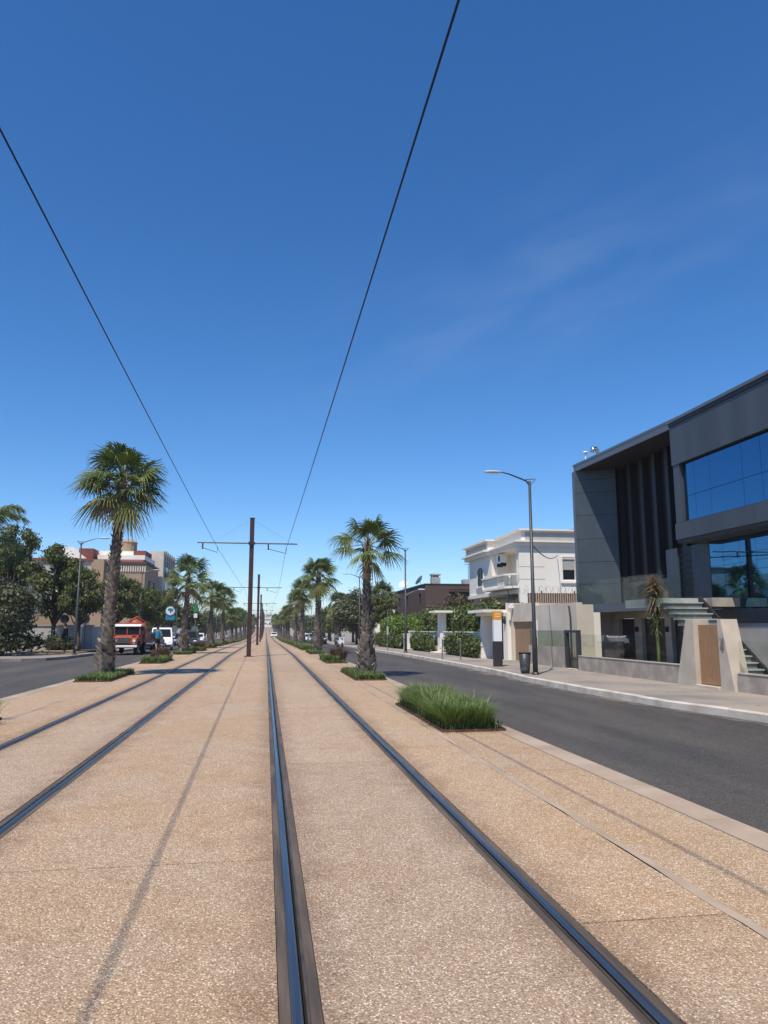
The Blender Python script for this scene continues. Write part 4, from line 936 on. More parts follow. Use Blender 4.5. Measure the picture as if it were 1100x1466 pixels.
for side, x, grp, lab in ((0, -4.95, GL, 'far fan palm in the left row along the tram line'), (1, 3.5, GR, 'far fan palm in the right row along the tram line')):
    y = 89 if side == 0 else 93
    while y < 330:
        k = rp_.randrange(3); t = thing('fan_palm', lab, 'palm tree', (x+rp_.uniform(-.15, .15), y, gz(y)), grp, rp_.uniform(0, 6)); sc = rp_.uniform(.9, 1.08); t.scale = (sc, sc, sc*rp_.uniform(.88, 1.10)); t.rotation_euler = (rp_.uniform(-.05, .05), rp_.uniform(-.05, .05), t.rotation_euler.z)
        tr = link('trunk', TK[k][0], t); link('leaf_bases', TK[k][1], tr, kind='stuff'); link('crown', CR[(k+rp_.randrange(2)) % 3], t, loc=(0, 0, (4.2, 4.6, 4.9)[k]+.1))
        y += rp_.uniform(18, 22)
BL_, BR_ = 'planting beds on the left edge of the tram platform', 'planting beds on the right edge of the tram platform'
bed(2.74, 3.76, 11.45, 15.7, 'bed of long green grass in a rusty edging, nearest the camera on the right', BR_, 'tall', 1)
bed(2.74, 3.74, 22.9, 27.6, 'low green bed around the foot of the nearest right hand palm', BR_, 'short', 2)
bed(2.74, 3.74, 34.0, 38.6, 'bed of green and purple brown grass behind the nearest right hand palm', BR_, 'reed', 3)
bed(2.74, 3.74, 46.5, 52.0, 'low green bed around the foot of the second right hand palm', BR_, 'short', 4)
bed(2.74, 3.74, 57.0, 65.0, 'long grass bed just beyond the second right hand palm', BR_, 'tall', 5, .8)
bed(-5.63, -4.58, 11.2, 14.3, 'bed of green and purple grass cut by the left edge of the picture', BL_, 'reed', 6)
bed(-5.63, -4.58, 23.5, 27.9, 'low green bed around the foot of the biggest left hand palm', BL_, 'short', 7)
bed(-5.63, -4.58, 35.0, 39.2, 'bed of grey green and purple grass beside the road, in front of the runner', BL_, 'reed', 8)
bed(-5.63, -4.58, 47.0, 51.6, 'low green bed around the foot of the second left hand palm', BL_, 'short', 9)
bed(-5.63, -4.58, 55.5, 61.0, 'tufted green grass bed just beyond the second left hand palm', BL_, 'reed', 10)
for i, y in enumerate(range(68, 260, 11)):
    bed(2.74, 3.62, y, y+8, 'far strip of green planting along the right palm row', BR_, 'far', 20+i, max(.35, 1-i*.06))
    bed(-5.63, -4.58, y-2, y+5, 'far strip of green planting along the left palm row', BL_, 'far', 50+i, max(.35, 1-i*.06))

# ------------------------------------------------------------------ street furniture
def lamp(x, y, side, label, group, h=6.65, low=False, det=True):
    """side -1: the arm reaches left"""
    t = thing('street_lamp', label, 'street lamp', (x, y, gz(y)+.07), group)
    part('post', MB().tube([(0, 0, 0), (0, 0, 1.2), (0, 0, 1.25), (0, 0, h-.1)], [.088, .082, .066, .045], 10), m_lampgrey, t, True)
    s = side
    part('arm', MB().tube([(-.22*s, 0, h-.02), (.0, 0, h-.26)], .022, 6).tube([(0, 0, h-.26), (.12*s, 0, h-.10), (.38*s, 0, h-.0), (.75*s, 0, h+.13), (1.02*s, 0, h+.18)], [.03, .03, .028, .024, .02], 6).tube([(-.22*s, 0, h-.02), (.14*s, 0, h-.05)], .014, 5), m_lampgrey, t)
    hd = MB(); hd.ball((1.30*s, 0, h+.18), (.36, .12, .05), 10, 6); part('lamp_head', hd, m_lamphead, t, True)
    if low:
        part('low_arm', MB().tube([(0, 0, 3.6), (-.5*s, 0, 3.85), (-.85*s, 0, 3.95)], .02, 5), m_lampgrey, t)
        part('low_lamp_head', MB().ball((-1.05*s, 0, 3.98), (.28, .1, .05), 8, 5), m_lamphead, t, True)
    if det: part('base_collar', MB().lathe([(.13, 0), (.13, .04), (.1, .08)], n=10), m_lampgrey, t); part('inspection_hatch', MB().box(-.05, .05, -.1, -.088, .5, .85), m_dark, t)
GLP = 'street lamps with one curved arm'
lamp(8.88, 23.8, -1, 'nearest street lamp, tall grey post beside the litter bin on the right pavement', GLP)
lamp(8.75, 46.3, -1, 'second street lamp on the right, with a lower white lamp over the pavement', GLP, low=True)
lamp(8.75, 70, -1, 'third street lamp on the right, its post half hidden behind the near palm', GLP)
lamp(-10.95, 45.6, 1, 'street lamp on the left corner beside the person in black', GLP)
lamp(-11.0, 68, 1, 'left hand street lamp in front of the brick building', GLP, low=True)
for y in (95, 120, 145, 170, 200, 230):
    lamp(8.75, y, -1, 'far street lamp on the right pavement', GLP, det=False, low=True); lamp(-11.0, y, 1, 'far street lamp on the left pavement', GLP, det=False, low=True)
for (x, y, lab) in ((8.62, 35.9, 'thin steel bollard at the kerb left of the totem, farther of the pair'), (9.3, 35.0, 'thin steel bollard left of the totem, set back from the kerb'), (8.6, 52.5, 'thin steel post with a small plate far up the right pavement')):
    t = thing('bollard', lab, 'bollard', (x, y, gz(y)+.07), 'thin steel bollards'); hh = 1.0 if y < 50 else 2.6
    part('post', MB().lathe([(.03, 0), (.03, hh), (.015, hh+.02)], n=8), m_galv, t); part('foot', MB().lathe([(.07, 0), (.06, .03)], n=8), m_galv, t)
    if y > 50: part('plate', MB().box(-.07, .07, -.04, -.02, 1.1, 1.7), m_greyr, t)
tt = thing('info_totem', 'slim info totem with an orange head and white poster on a dark foot', 'sign', (9.25, 29.0, .07))
part('foot', MB().box(-.165, .165, -.12, .12, 0, 1.0), m_totem, tt)
part('poster', MB().box(-.165, .165, -.10, .10, 1.001, 1.86), m_poster, tt)
tht = part('head', MB().box(-.168, .168, -.105, .105, 1.861, 2.2), m_orange, tt)
def wavy(x0, z0, w):
    return MB().tube([(x0+w*i/14, -.108, z0+.028*math.sin(i*1.6)+.01*math.sin(i*2.9)) for i in range(15)], .009, 4)
part('lettering', wavy(-.12, 2.08, .24), m_poster, tht); part('lettering', wavy(-.11, 1.98, .21), m_poster, tht)
bn = thing('litter_bin', 'dark perforated metal litter bin beside the nearest street lamp', 'bin', (8.74, 24.40, .07))
bn.scale = (.80, .80, .88)
part('bin_body', MB().lathe([(.17, .02), (.20, .1), (.26, .78)], n=14), m_lampgrey, bn, True)
rr_ = random.Random(9); hm = MB()
for k in range(90):
    a = rr_.uniform(0, 6.28); z = rr_.uniform(.1, .72); R = .198+(z-.1)*.088+.003; s = .018
    hm.quad((R*math.cos(a-s/R), R*math.sin(a-s/R), z), (R*math.cos(a+s/R), R*math.sin(a+s/R), z), (R*math.cos(a+s/R), R*math.sin(a+s/R), z+.035), (R*math.cos(a-s/R), R*math.sin(a-s/R), z+.03))
part('perforations', hm, m_galv, bn, kind='stuff'); part('rim', MB().lathe([(.27, .77), (.275, .80), (.25, .805)], n=14), m_dark, bn); part('bin_foot', MB().box(-.14, .14, -.14, .14, 0, .02), m_dark, bn)

# round shop sign and traffic signs on the left
rs_ = thing('round_sign', 'round white sign with a teal tree like emblem above a blue panel', 'sign', (-9.9+.1, 79, gz(79)))
zc = 3.35-gz(79)
part('post', MB().tube([(0, .05, 0), (0, .05, zc)], .06, 8), m_lampgrey, rs_)
part('blue_panel', MB().box(-.45, .45, -.02, .05, zc-.95, zc-.42), M('sign_blue', (.03, .22, .38), rough=.4), rs_)
part('sign_disc', MB().disc((0, -.02, zc), .52, 'y', .08), M('sign_teal', (.02, .20, .36), rough=.4), rs_)
part('white_face', MB().disc((0, -.065, zc), .44, 'y', .008), m_whitep, rs_)
part('emblem', MB().prism([(.02, zc-.32), (.10, zc-.12), (.26, zc+.0), (.22, zc+.2), (.05, zc+.28), (-.15, zc+.26), (-.28, zc+.12), (-.2, zc+.0), (-.04, zc-.04), (-.03, zc-.2)], 'y', -.078, -.0695), M('sign_teal', (0, 0, 0)), rs_)
for x, y, z, lab in ((-10.1, 78.5, 1.55, 'grey back of a round traffic sign beside the white van, left one'), (-9.5, 80.5, 1.5, 'grey back of a round traffic sign beside the white van, right one'), (-7.0, 76, 1.45, 'grey back of a round traffic sign right of the second left palm')):
    g0 = gz(y); t = thing('traffic_sign', lab, 'traffic sign', (x, y, g0), 'round traffic signs on the left'); zz = z-g0
    part('post', MB().tube([(0, 0, 0), (0, 0, zz+.3)], .035, 6), m_galv, t); part('plate', MB().disc((0, -.05, zz), .36, 'y', .03), m_galv, t); part('lower_plate', MB().box(-.22, .22, -.06, -.03, zz-.75, zz-.45), m_galv, t)
pz = thing('traffic_light', 'green sign over white signal boxes on a pole by the second left palm', 'traffic light', (-6.6, 72, gz(72)))
g0 = gz(72)
part('post', MB().tube([(0, 0, 0), (0, 0, 4.0-g0)], .05, 6), m_galv, pz); part('green_sign', MB().box(-.17, .2, -.08, -.03, 3.1-g0, 3.85-g0), M('sign_green', (.01, .26, .12), rough=.5), pz); part('signal_box', MB().box(-.16, .16, -.14, .1, 2.55-g0, 2.95-g0), m_whitep, pz)

# ------------------------------------------------------------------ left side of the street
lb = thing('brick_building', 'four storey building of buff brick with red tiled parapet and a round roof turret', 'building', (-16, 101, gz(101)))
LZ = gz(101)-.1
def lp(name, f, mat, parent=lb, **k):
    m = MB(lb); f(m); return part(name, m, mat, parent, **k)
lp('wall', lambda m: (m.wall('y', 101, 101.3, -26, -16, LZ, 10.0, [(-20.6, -18.6, 4.2, 8.6)]), m.wall('x', -16.3, -16.0, 101.31, 113, LZ, 10.0, [(104, 106, 6, 8), (108, 110, 6, 8), (104, 106, 2, 4), (108, 110, 2, 4)])), m_brick)
lp('recess_panel', lambda m: m.box(-20.6, -18.6, 101.2, 101.24, 4.2, 8.6), m_greyr)
for i in range(22): lp('baluster', lambda m: m.box(-22.4+.3*i, -22.22+.3*i, 100.86, 100.99, 8.95, 9.75), m_cream)
lp('cornice', lambda m: m.box(-22.8, -15.8, 100.7, 113, 10.001, 10.25), m_brownw)
lp('roof_tiles', lambda m: m.prism([(101.0, 10.251), (102.6, 10.7), (112, 10.7), (112, 10.251)], 'x', -22.5, -16.4), m_tile)
lp('parapet', lambda m: m.box(-22.5, -16.4, 102.7, 112, 10.701, 11.3), m_white)
lp('roof_block', lambda m: (m.box(-23, -18.2, 104.5, 110, 11.301, 12.0),), m_white)
lp('roof_block', lambda m: (m.box(-18.1, -16.6, 104.5, 110, 11.301, 12.1),), m_tile)
lp('turret', lambda m: m.lathe([(1.15, 11.3), (1.15, 13.2), (1.25, 13.35), (.6, 13.75), (.05, 13.8)], -19.2, 106, 14), m_brick)
for y, z in ((104, 6), (108, 6), (104, 2), (108, 2)):
    w = lp('window', lambda m: (m.box(-16.1, -15.95, y, y+.1, z, z+2), m.box(-16.1, -15.95, y+1.9, y+2, z, z+2), m.box(-16.1, -15.9, y-.1, y+2.1, z-.1, z-.001)), m_greyr)
    lp('pane', lambda m: m.box(-16.2, -16.17, y+.1, y+1.9, z, z+2), m_win, w)
lb2 = thing('pale_building', 'pale render building with a red roof edge left of the brick building', 'building', (-27, 100, gz(100)))
def lq(name, f, mat, parent=lb2, **k):
    m = MB(lb2); f(m); return part(name, m, mat, parent, **k)
lq('wall', lambda m: m.wall('y', 100, 100.3, -40, -22.6, LZ, 10.2, [(-26, -23.6, 8.3, 9.6), (-26, -23.6, 5.0, 6.6)]), m_greyr)
lq('quoin_wall', lambda m: m.box(-22.59, -21.0, 99.8, 100.9, LZ, 10.4), m_brick)
lq('roof', lambda m: (m.box(-40, -22.4, 99.7, 108, 10.201, 10.5),), m_tile)
lq('roof_block', lambda m: (m.prism([(-28, 10.501), (-23.4, 10.501), (-25.4, 12.1), (-28, 12.1)], 'y', 101, 106),), m_white)
lq('chimney_block', lambda m: m.box(-24.6, -22.8, 101.5, 105, 10.501, 12.0), m_tile)
for z0, z1 in ((8.3, 9.6), (5.0, 6.6)):
    w = lq('window', lambda m: (m.box(-26.1, -23.5, 99.9, 100.2, z0-.12, z0-.001), m.box(-24.85, -24.75, 100.05, 100.12, z0, z1)), m_white); lq('pane', lambda m: m.box(-26, -23.6, 100.13, 100.16, z0, z1), m_win, w)
lb3 = thing('corner_building', 'pale modern building with dark balconies just right of the brick building', 'building', (-15.4, 118, gz(118)))
def lr(name, f, mat, parent=lb3, **k):
    m = MB(lb3); f(m); return part(name, m, mat, parent, **k)
LZ2 = gz(120)-.1
lr('wall', lambda m: (m.box(-17.4, -15.4, 113.5, 114, LZ2, 13.0), m.box(-15.9, -15.4, 114.001, 128, LZ2, 13.0)), m_cream)
for z in (10.6, 7.6, 4.6):
    b_ = lr('balcony', lambda m: (m.box(-15.39, -14.5, 115, 126, z-1.35, z-1.15), m.box(-14.6, -14.5, 115, 126, z-1.149, z-.1)), m_dark)
    lr('pane', lambda m: m.box(-15.39, -15.36, 116, 118.6, z-1.1, z+.9), m_win, b_); lr('pane', lambda m: m.box(-15.39, -15.36, 120, 124, z-1.1, z+.9), m_win, b_)
for y in (114.6, 117, 119.5, 122, 124.5): lr('fin_panel', lambda m: m.box(-15.39, -15.2, y, y+1.0, 10.9, 13.1), m_greyr)
tw_ = thing('terrace_house', 'white house with stepped terraces behind the trees at the far left', 'house', (-20, 62, gz(62)))
def lt(name, f, mat, parent=tw_, **k):
    m = MB(tw_); f(m); return part(name, m, mat, parent, **k)
lt('wall', lambda m: (m.box(-30, -21.2, 64, 72, 0, 6.0), m.box(-30, -17.5, 68, 78, 0, 5.0), m.box(-30, -22.5, 66.5, 72, 6.001, 7.3)), m_white)
lt('balcony', lambda m: (m.box(-30, -19.6, 61.9, 62.1, 4.5, 6.05), m.box(-19.8, -19.6, 62.101, 70, 4.5, 5.6), m.box(-30, -19.61, 62.101, 68, 4.4, 4.5)), m_white)
lt('window', lambda m: (m.box(-27, -23, 63.95, 63.99, 1, 3.6), m.box(-22.3, -21.5, 63.95, 63.99, 1.0, 3.6)), m_win)
lt('parapet_slab', lambda m: m.box(-30, -20.8, 63.7, 66, 6.0, 6.4), m_greyr)
lw = thing('grey_wall', 'low grey boundary wall behind the person in black on the left', 'wall', (-16, 57, gz(57)))
def lwp(name, f, mat):
    m = MB(lw); f(m); return part(name, m, mat, lw)
lwp('wall', lambda m: (m.box(-30, -12.4, 56.5, 56.75, 0, 1.75), m.box(-12.65, -12.4, 56.76, 76, -.3, 1.7)), m_greyr)
lwp('coping', lambda m: (m.box(-30, -12.34, 56.42, 56.83, 1.751, 1.82),), m_greyr)
lwp('brick_panel', lambda m: m.box(-17, -13.6, 57.4, 57.6, 0, 2.6), m_brick)
wpil = thing('white_column', 'slim white column standing in front of the grey wall on the left', 'column', (-12.75, 54, gz(54)+.06))
part('shaft', MB().box(-.14, .14, -.14, .14, 0, 1.7), m_whitep, wpil); part('cap', MB().prism([(-.3, 1.701), (.3, 1.701), (.22, 1.85), (0, 1.98), (-.22, 1.85)], 'y', -.3, .3), m_greyr, wpil)
for x, lab in ((-12.25, 'dark slim sign post right of the white column'), (-13.6, 'dark slim sign post behind the person in black')):
    t = thing('sign_post', lab, 'post', (x, 53.5, gz(53)+.06), 'dark slim posts by the grey wall'); part('post', MB().tube([(0, 0, 0), (0, 0, 2.3)], .045, 6), m_dark, t); part('plate', MB().disc((0, -.06, 2.2), .3, 'y', .03), m_dark, t)
struct('dry_verge', MB().box(-15.2, -11.4, 47.8, 55.5, .05, .11), m_earth)
# trees and shrubs, left
GT = 'street trees on the left'
tree('tall', (-14.4, 54, .06), 'large dark green tree behind the person in black', GT, .4, (.9, .9, .98))
tree('tall', (-18.6, 58, .06), 'tallest tree at the far left, beside the white terraces', GT, 2.0, (.8, .8, 1.22))
tree('grey', (-14.6, 44.4, .06), 'grey green bushy tree at the left picture edge by the kerb', GT, 1.2, 1.0, 'bushy_tree')
tree('grey', (-17.5, 46.5, .06), 'olive coloured tree partly cut by the left picture edge', GT, 4.0, 1.25, 'bushy_tree')
tree('round', (-11.9, 50.5, .06), 'dense rounded tree behind the left corner lamp', GT, 2.2, (.75, .75, .92))
tree('round', (-12.6, 66), 'round topped street tree behind the trunk of the biggest palm', GT, 3.0, 1.02)
tree('round', (-12.2, 76), 'spreading street tree above the red truck', GT, 5.0, .98)
tree('round', (-12.0, 86), 'bright street tree below the brick building corner', GT, .8, .95)
hedge('corner_shrub', 'dark shrub mass under the trees at the left corner', -20, -12.7, 43.2, 45.6, .05, 1.5, m_leafB, 6000, .10, 70, 'shrub', lumps=6)
hedge('wall_shrub', 'small dark shrub at the grey wall left of the person in black', -15.0, -13.2, 53.5, 55.5, .05, 1.1, m_leafA, 1600, .09, 71, 'shrub', lumps=3)
# feather palm leaning in from the left edge
qp = thing('feather_palm', 'feathery palm hanging its fronds into the picture at the left edge', 'palm tree', (-16.7, 45.5, -.4))
part('trunk', MB().tube([(0, 0, 0), (.1, 0, 3), (.2, 0, 7.2)], [.2, .16, .13], 10), m_bark, qp, True)
def feather(seed, e):
    r = random.Random(seed); m = MB(); L = 3.0; pts = []
    for i in range(13):
        t = i/12; a = e-1.9*t*t; pts.append((pts[-1] if pts else Vector((0, 0, 0)))+Vector((math.cos(a), 0, math.sin(a)))*L/12)
    m.tube(pts, [.03-.002*i for i in range(13)], 5)
    for i in range(110):
        t = .12+.88*i/110; k = min(11, int(t*12)); p = pts[k].lerp(pts[k+1], t*12-k); s = 1 if i % 2 else -1; l = .75*(1-.5*abs(t-.45))*r.uniform(.8, 1.1)
        d = Vector((.55, s*r.uniform(.5, .9), r.uniform(-.5, .35))).normalized(); q = p+d*l*.5; z = p+d*l+Vector((0, 0, -.35*l)); w = Vector((.02, 0, .012))
        m.add([tuple(p-w), tuple(p+w), tuple(q+w), tuple(q-w), tuple(z)], [(0, 1, 2, 3), (3, 2, 4)])
    return m
fm = [mesh_of('frond', feather(k, e), m_frond) for k, e in enumerate((1.35, 1.0, .6, .2))]
for k in range(18):
    link('frond', fm[k % 4], qp, loc=(.2, 0, 7.15), rz=k*2.4)

# right side: trees beyond the hedges
GT2 = 'trees along the right pavement'
tree('wide', (9.8, 80), 'broad olive green tree behind the near right palm', GT2, .5, 1.0)
tree('wide', (11.6, 92), 'dull green tree filling the gap before the white house', GT2, 2.5, .72)
tree('round', (12.3, 76), 'dark small tree beside the low hedge', GT2, 1.5, .85)
palm((8.3, 86), 4.6, 'shaggy palm with a brown skirt of dry fronds behind the right row', 'palms behind the right row', 1.15, 9, .35, .3, cls=[(82, 4), (62, 6), (42, 6), (-32, 8), (-58, 14)])
palm((13.2, 84), 5.6, 'grey green palm behind the broad olive tree', 'palms behind the right row', 1.2, 10, .35, .25)
ri = random.Random(12)
for k in range(14):
    y = 102+k*15; tree('far', (ri.uniform(10.5, 13.5), y), 'far street tree on the right side of the avenue', GT2, ri.uniform(0, 6), ri.uniform(.75, 1.1))
for k in range(16):
    y = 97+k*14; tree('far', (ri.uniform(-14.5, -11.8), y), 'far street tree on the left side of the avenue', GT, ri.uniform(0, 6), ri.uniform(.8, 1.15))
# far-off green and the town at the end of the line
cl = [((ri.uniform(-120, 120), ri.uniform(420, 520), 0), (ri.uniform(8, 14), 6, ri.uniform(3, 5))) for _ in range(60)]
cl = [((x, y, gz(y)+q[2]*.7), q) for (x, y, z), q in cl if abs(x) > 7]
w_ = link('distant_trees', crown_mesh('distant_trees', cl, 16000, .8, m_leafA, 77), kind='stuff'); tag(w_, 'hazy mass of trees where the avenue ends', 'trees')
for i, (x, y, wd, h, lab) in enumerate(((2.6, 640, 5, 9.5, 'pale tower rising over the far end of the line'), (-12, 600, 14, 7, 'far white block left of the pale tower'), (14, 610, 10, 7.5, 'far white block right of the pale tower'), (2.5, 575, 9, 5.5, 'low cream block in front of the pale tower'), (-30, 680, 22, 10, 'far grey block above the left palm row'))):
    z = gz(y); b = thing('far_tower' if i == 0 else 'far_block', lab, 'building', (x, y, z))
    part('wall', MB().box(-wd/2, wd/2, 0, 10, 0, h), m_white if i != 4 else m_greyr, b); part('roof', MB().box(-wd/2-.3, wd/2+.3, -.3, 10.3, h+.001, h+.6), m_greyr, b)
    if i == 0: part('spire', MB().lathe([(1.6, h+.6), (1.6, h+2.5), (.2, h+4.5)], 0, 5, 8), m_white, b)
    wm = [(u, v) for u in np.arange(-wd/2+1.2, wd/2-1.5, 3.0) for v in np.arange(2, h-2, 3.4)]
    me_w = mesh_of('window', MB().box(0, .9, -.06, -.01, 0, 1.2), m_win)
    for u, v in wm: link('window', me_w, b, loc=(u, 0, v))

# ------------------------------------------------------------------ vehicles
def wheel(parent, x, y, r=.32, w=.2):
    tr = part('tyre', MB().tube([(x-w/2, y, r), (x-w*.38, y, r), (x+w*.38, y, r), (x+w/2, y, r)], [r*.88, r, r, r*.88], 18), m_tyre, parent)
    part('rim', MB().tube([(x-w/2-.006, y, r), (x+w/2+.006, y, r)], r*.58, 14), m_rim, tr)
def car(label, loc, rz, mat, group=None, kind='car', name=None):
    """length along local y, front towards -y"""
    L, Wd, H = {'car': (4.1, 1.7, 1.45), 'van': (4.4, 1.8, 1.85), 'suv': (4.4, 1.8, 1.65)}[kind]
    t = thing(name or {'car': 'parked_car', 'van': 'panel_van', 'suv': 'parked_car'}[kind], label, 'van' if kind == 'van' else 'car', (loc[0], loc[1], gz(loc[1])-.08), group, rz)
    a = -L/2; hw = Wd/2; bel = .9 if kind != 'van' else 1.0
    prof = [(a+.05, .28), (a, .5), (a+.06, .68), (a+.35, bel-.12), (a+1.0, bel), (L/2-.15, bel+.02), (L/2, bel-.2), (L/2-.02, .4), (L/2-.15, .28)]
    m = MB()
    def sect(p, x, ins): return [(x, y+(ins if y < 0 else -ins), z-(ins*.6 if z > .6 else 0)) for y, z in p]
    n = len(prof); rings = [sect(prof, -hw, .05), sect(prof, -hw+.07, 0), sect(prof, hw-.07, 0), sect(prof, hw, .05)]
    m.add([v for r_ in rings for v in r_], [(i*n+(k+1) % n, i*n+k, (i+1)*n+k, (i+1)*n+(k+1) % n) for i in range(3) for k in range(n)]+[tuple(range(n)), tuple(range(3*n, 4*n))[::-1]])
    part('body', m, mat, t, bevel=.025)
    f0, f1, r0_, r1_ = {'car': (a+1.0, a+1.65, L/2-1.0, L/2-.35), 'van': (a+.85, a+1.45, L/2-.25, L/2-.12), 'suv': (a+1.0, a+1.6, L/2-.4, L/2-.15)}[kind]
    tp_ = .14
    base = [(-hw+.04, f0, bel-.02), (hw-.04, f0, bel-.02), (hw-.04, r1_, bel-.02), (-hw+.04, r1_, bel-.02)]; top = [(-hw+tp_, f1, H-.05), (hw-tp_, f1, H-.05), (hw-tp_, r0_, H-.05), (-hw+tp_, r0_, H-.05)]
    roof = [(x*.93, y+(.08 if y < 0 else -.08), H) for x, y, z in top]
    m = MB(); m.add(base+top+roof, [(0, 1, 5, 4), (1, 2, 6, 5), (2, 3, 7, 6), (3, 0, 4, 7), (4, 5, 9, 8), (5, 6, 10, 9), (6, 7, 11, 10), (7, 4, 8, 11), (8, 9, 10, 11)]); part('cabin', m, mat, t)
    B = [Vector(v) for v in base]; T = [Vector(v) for v in top]
    def pane(name, i, j, u0, u1, v0=.12, v1=.9):
        o = ((B[j]-B[i]).cross(T[i]-B[i])).normalized()*.006
        pt = lambda u, v: tuple(B[i].lerp(B[j], u).lerp(T[i].lerp(T[j], u), v)+o)
        part(name, MB().quad(pt(u0, v0), pt(u1, v0), pt(u1, v1), pt(u0, v1)), m_win, t)
    pane('windscreen', 0, 1, .06, .94)
    if kind != 'van': pane('side_window', 1, 2, .08, .48); pane('side_window', 1, 2, .53, .92); pane('side_window', 3, 0, .08, .47); pane('side_window', 3, 0, .52, .92); pane('rear_window', 2, 3, .08, .92)
    else: pane('side_window', 1, 2, .05, .30); pane('side_window', 3, 0, .70, .95)
    for s in (-1, 1):
        part('headlight', MB().ball((s*(hw-.25), a+.13, .70), (.17, .08, .08), 8, 5), m_lightg, t, True)
        part('tail_light', MB().box(s*(hw-.2)-.1, s*(hw-.2)+.1, L/2-.05, L/2+.005, .65, .85), m_redl, t)
        part('wing_mirror', MB().ball((s*(hw+.09), f0+.25, bel+.08), (.1, .06, .07), 8, 5), mat, t, True)
        for y in (a+.8, L/2-.8): wheel(t, s*(hw-.09), y)
    part('bumper', MB().box(-hw+.12, hw-.12, a-.03, a+.04, .32, .48), m_dark, t); part('grille', MB().box(-.38, .38, a-.012, a+.02, .52, .62), m_dark, t)
    part('number_plate', MB().box(-.26, .26, a-.045, a-.031, .36, .46), m_whitep, t)
    return t
# old red recovery truck coming towards the camera
tk = thing('old_truck', 'old orange red truck with white cab roof and white bumper coming along the left road', 'truck', (-8.95, 49.2, gz(49)-.08))
tk.scale = (.95, .95, .95)
def kp(name, f, mat, parent=tk, **k):
    m = MB(); f(m); return part(name, m, mat, parent, **k)
kp('chassis', lambda m: m.box(-.7, .7, .2, 5.4, .5, .72), m_dark)
kp('bonnet', lambda m: (m.prism([(.15, .75), (.15, 1.18), (.3, 1.26), (1.45, 1.32), (1.45, .75)], 'x', -.55, .55),), m_carr, bevel=.03)
for s in (-1, 1):
    kp('wing', lambda m: m.prism([(.05, .72), (.05, 1.10), (.2, 1.16), (1.45, 1.16), (1.45, .85), (1.3, .92), (.75, .95), (.5, .8), (.4, .6)], 'x', min(s*.56, s*.9), max(s*.56, s*.9)), m_carr, bevel=.025)
    kp('headlight', lambda m: m.tube([(s*.73, .0, .95), (s*.73, .07, .95)], .10, 12), m_lightg)
    kp('indicator_lamp', lambda m: m.tube([(s*.73, .02, .77), (s*.73, .06, .77)], .045, 8), m_orange)
    kp('door', lambda m: m.box(s*.86-.03, s*.86+.03, 1.5, 2.45, .72, 1.35), m_carr)
    kp('side_window', lambda m: m.prism([(1.62, 1.37), (2.4, 1.37), (2.4, 1.82), (1.75, 1.82)], 'x', s*.85-.01, s*.85+.01), m_win)
    kp('wing_mirror', lambda m: (m.box(s*1.05-.09, s*1.05+.09, 1.3, 1.33, 1.35, 1.6), m.tube([(s*.86, 1.5, 1.35), (s*1.05, 1.32, 1.4)], .012, 4)), m_dark)
    for y in (.85, 3.9): wheel(tk, s*.75, y, .40, .24)
kp('cab', lambda m: (m.box(-.88, -.80, 1.46, 1.52, 1.17, 1.9), m.box(.80, .88, 1.46, 1.52, 1.17, 1.9), m.box(-.04, .04, 1.46, 1.52, 1.33, 1.88), m.box(-.88, .88, 1.46, 1.53, 1.161, 1.34), m.box(-.88, .88, 2.45, 2.55, .72, 1.9), m.box(-.83, .83, 1.5, 2.44, .72, .8)), m_carr)
for s in (-1, 1): kp('windscreen', lambda m: m.quad((s*.42-.37, 1.49, 1.35), (s*.42+.37, 1.49, 1.35), (s*.42+.37, 1.53, 1.84), (s*.42-.37, 1.53, 1.84)), m_win)
kp('cab_roof', lambda m: m.prism([(1.36, 1.90), (1.42, 1.99), (1.7, 2.06), (2.5, 2.04), (2.6, 1.9)], 'x', -.92, .92), m_whitep, bevel=.04)
kp('grille', lambda m: (m.box(-.42, .42, .12, .149, .80, 1.14),), m_dark)
for i in range(6): kp('grille_bar', lambda m: m.box(-.40, .40, .10, .119, .83+.05*i, .85+.05*i), m_galv)
kp('bumper', lambda m: m.box(-.95, .95, -.12, .02, .52, .66), m_whitep, bevel=.02)
kp('truck_bed', lambda m: (m.box(-1.0, 1.0, 2.6, 5.6, .8, .95), m.box(-1.0, -.95, 2.6, 5.6, .951, 1.5), m.box(.95, 1.0, 2.6, 5.6, .951, 1.5)), m_carr)
kp('headboard', lambda m: (m.box(-1.0, 1.0, 2.58, 2.66, .951, 2.15),), m_carr)
kp('load_drum', lambda m: m.tube([(.15, 2.9, 1.75), (.15, 3.1, 1.75), (.15, 4.6, 1.75), (.15, 4.8, 1.75)], [.5, .68, .68, .5], 18), m_carr, smooth=True)
kp('lifting_jib', lambda m: m.tube([(-.1, 2.75, 1.0), (-.1, 2.9, 2.3), (.3, 3.3, 2.55), (.75, 3.6, 2.25), (.8, 3.65, 1.2)], .09, 8), m_carr)
car('white panel van parked behind the red truck on the left road', (-8.6, 64.5), .12, m_carw, kind='van')
car('black car half hidden between the red truck and the white van', (-8.4, 56.8), .03, m_card, None, 'car', 'dark_car')
car('dark car standing behind the second left palm', (-6.95, 70), .05, m_card, 'far cars on the left road', 'suv')
car('white car far away at the end of the right track', (2.2, 205), 0, m_carw, None, 'car', 'distant_car')
far_cars = [(-9.6, 88, m_cars, 'silver car parked far up the left road'), (-9.6, 100, m_card, 'dark car parked far up the left road'), (-9.7, 112, m_carw, 'white car parked far up the left road'),
            (6.9, 98, m_card, 'dark car parked far up the right road, behind the second palm'), (7.0, 110, m_cars, 'silver car parked far up the right road'), (7.0, 122, m_carw, 'white car parked far up the right road')]
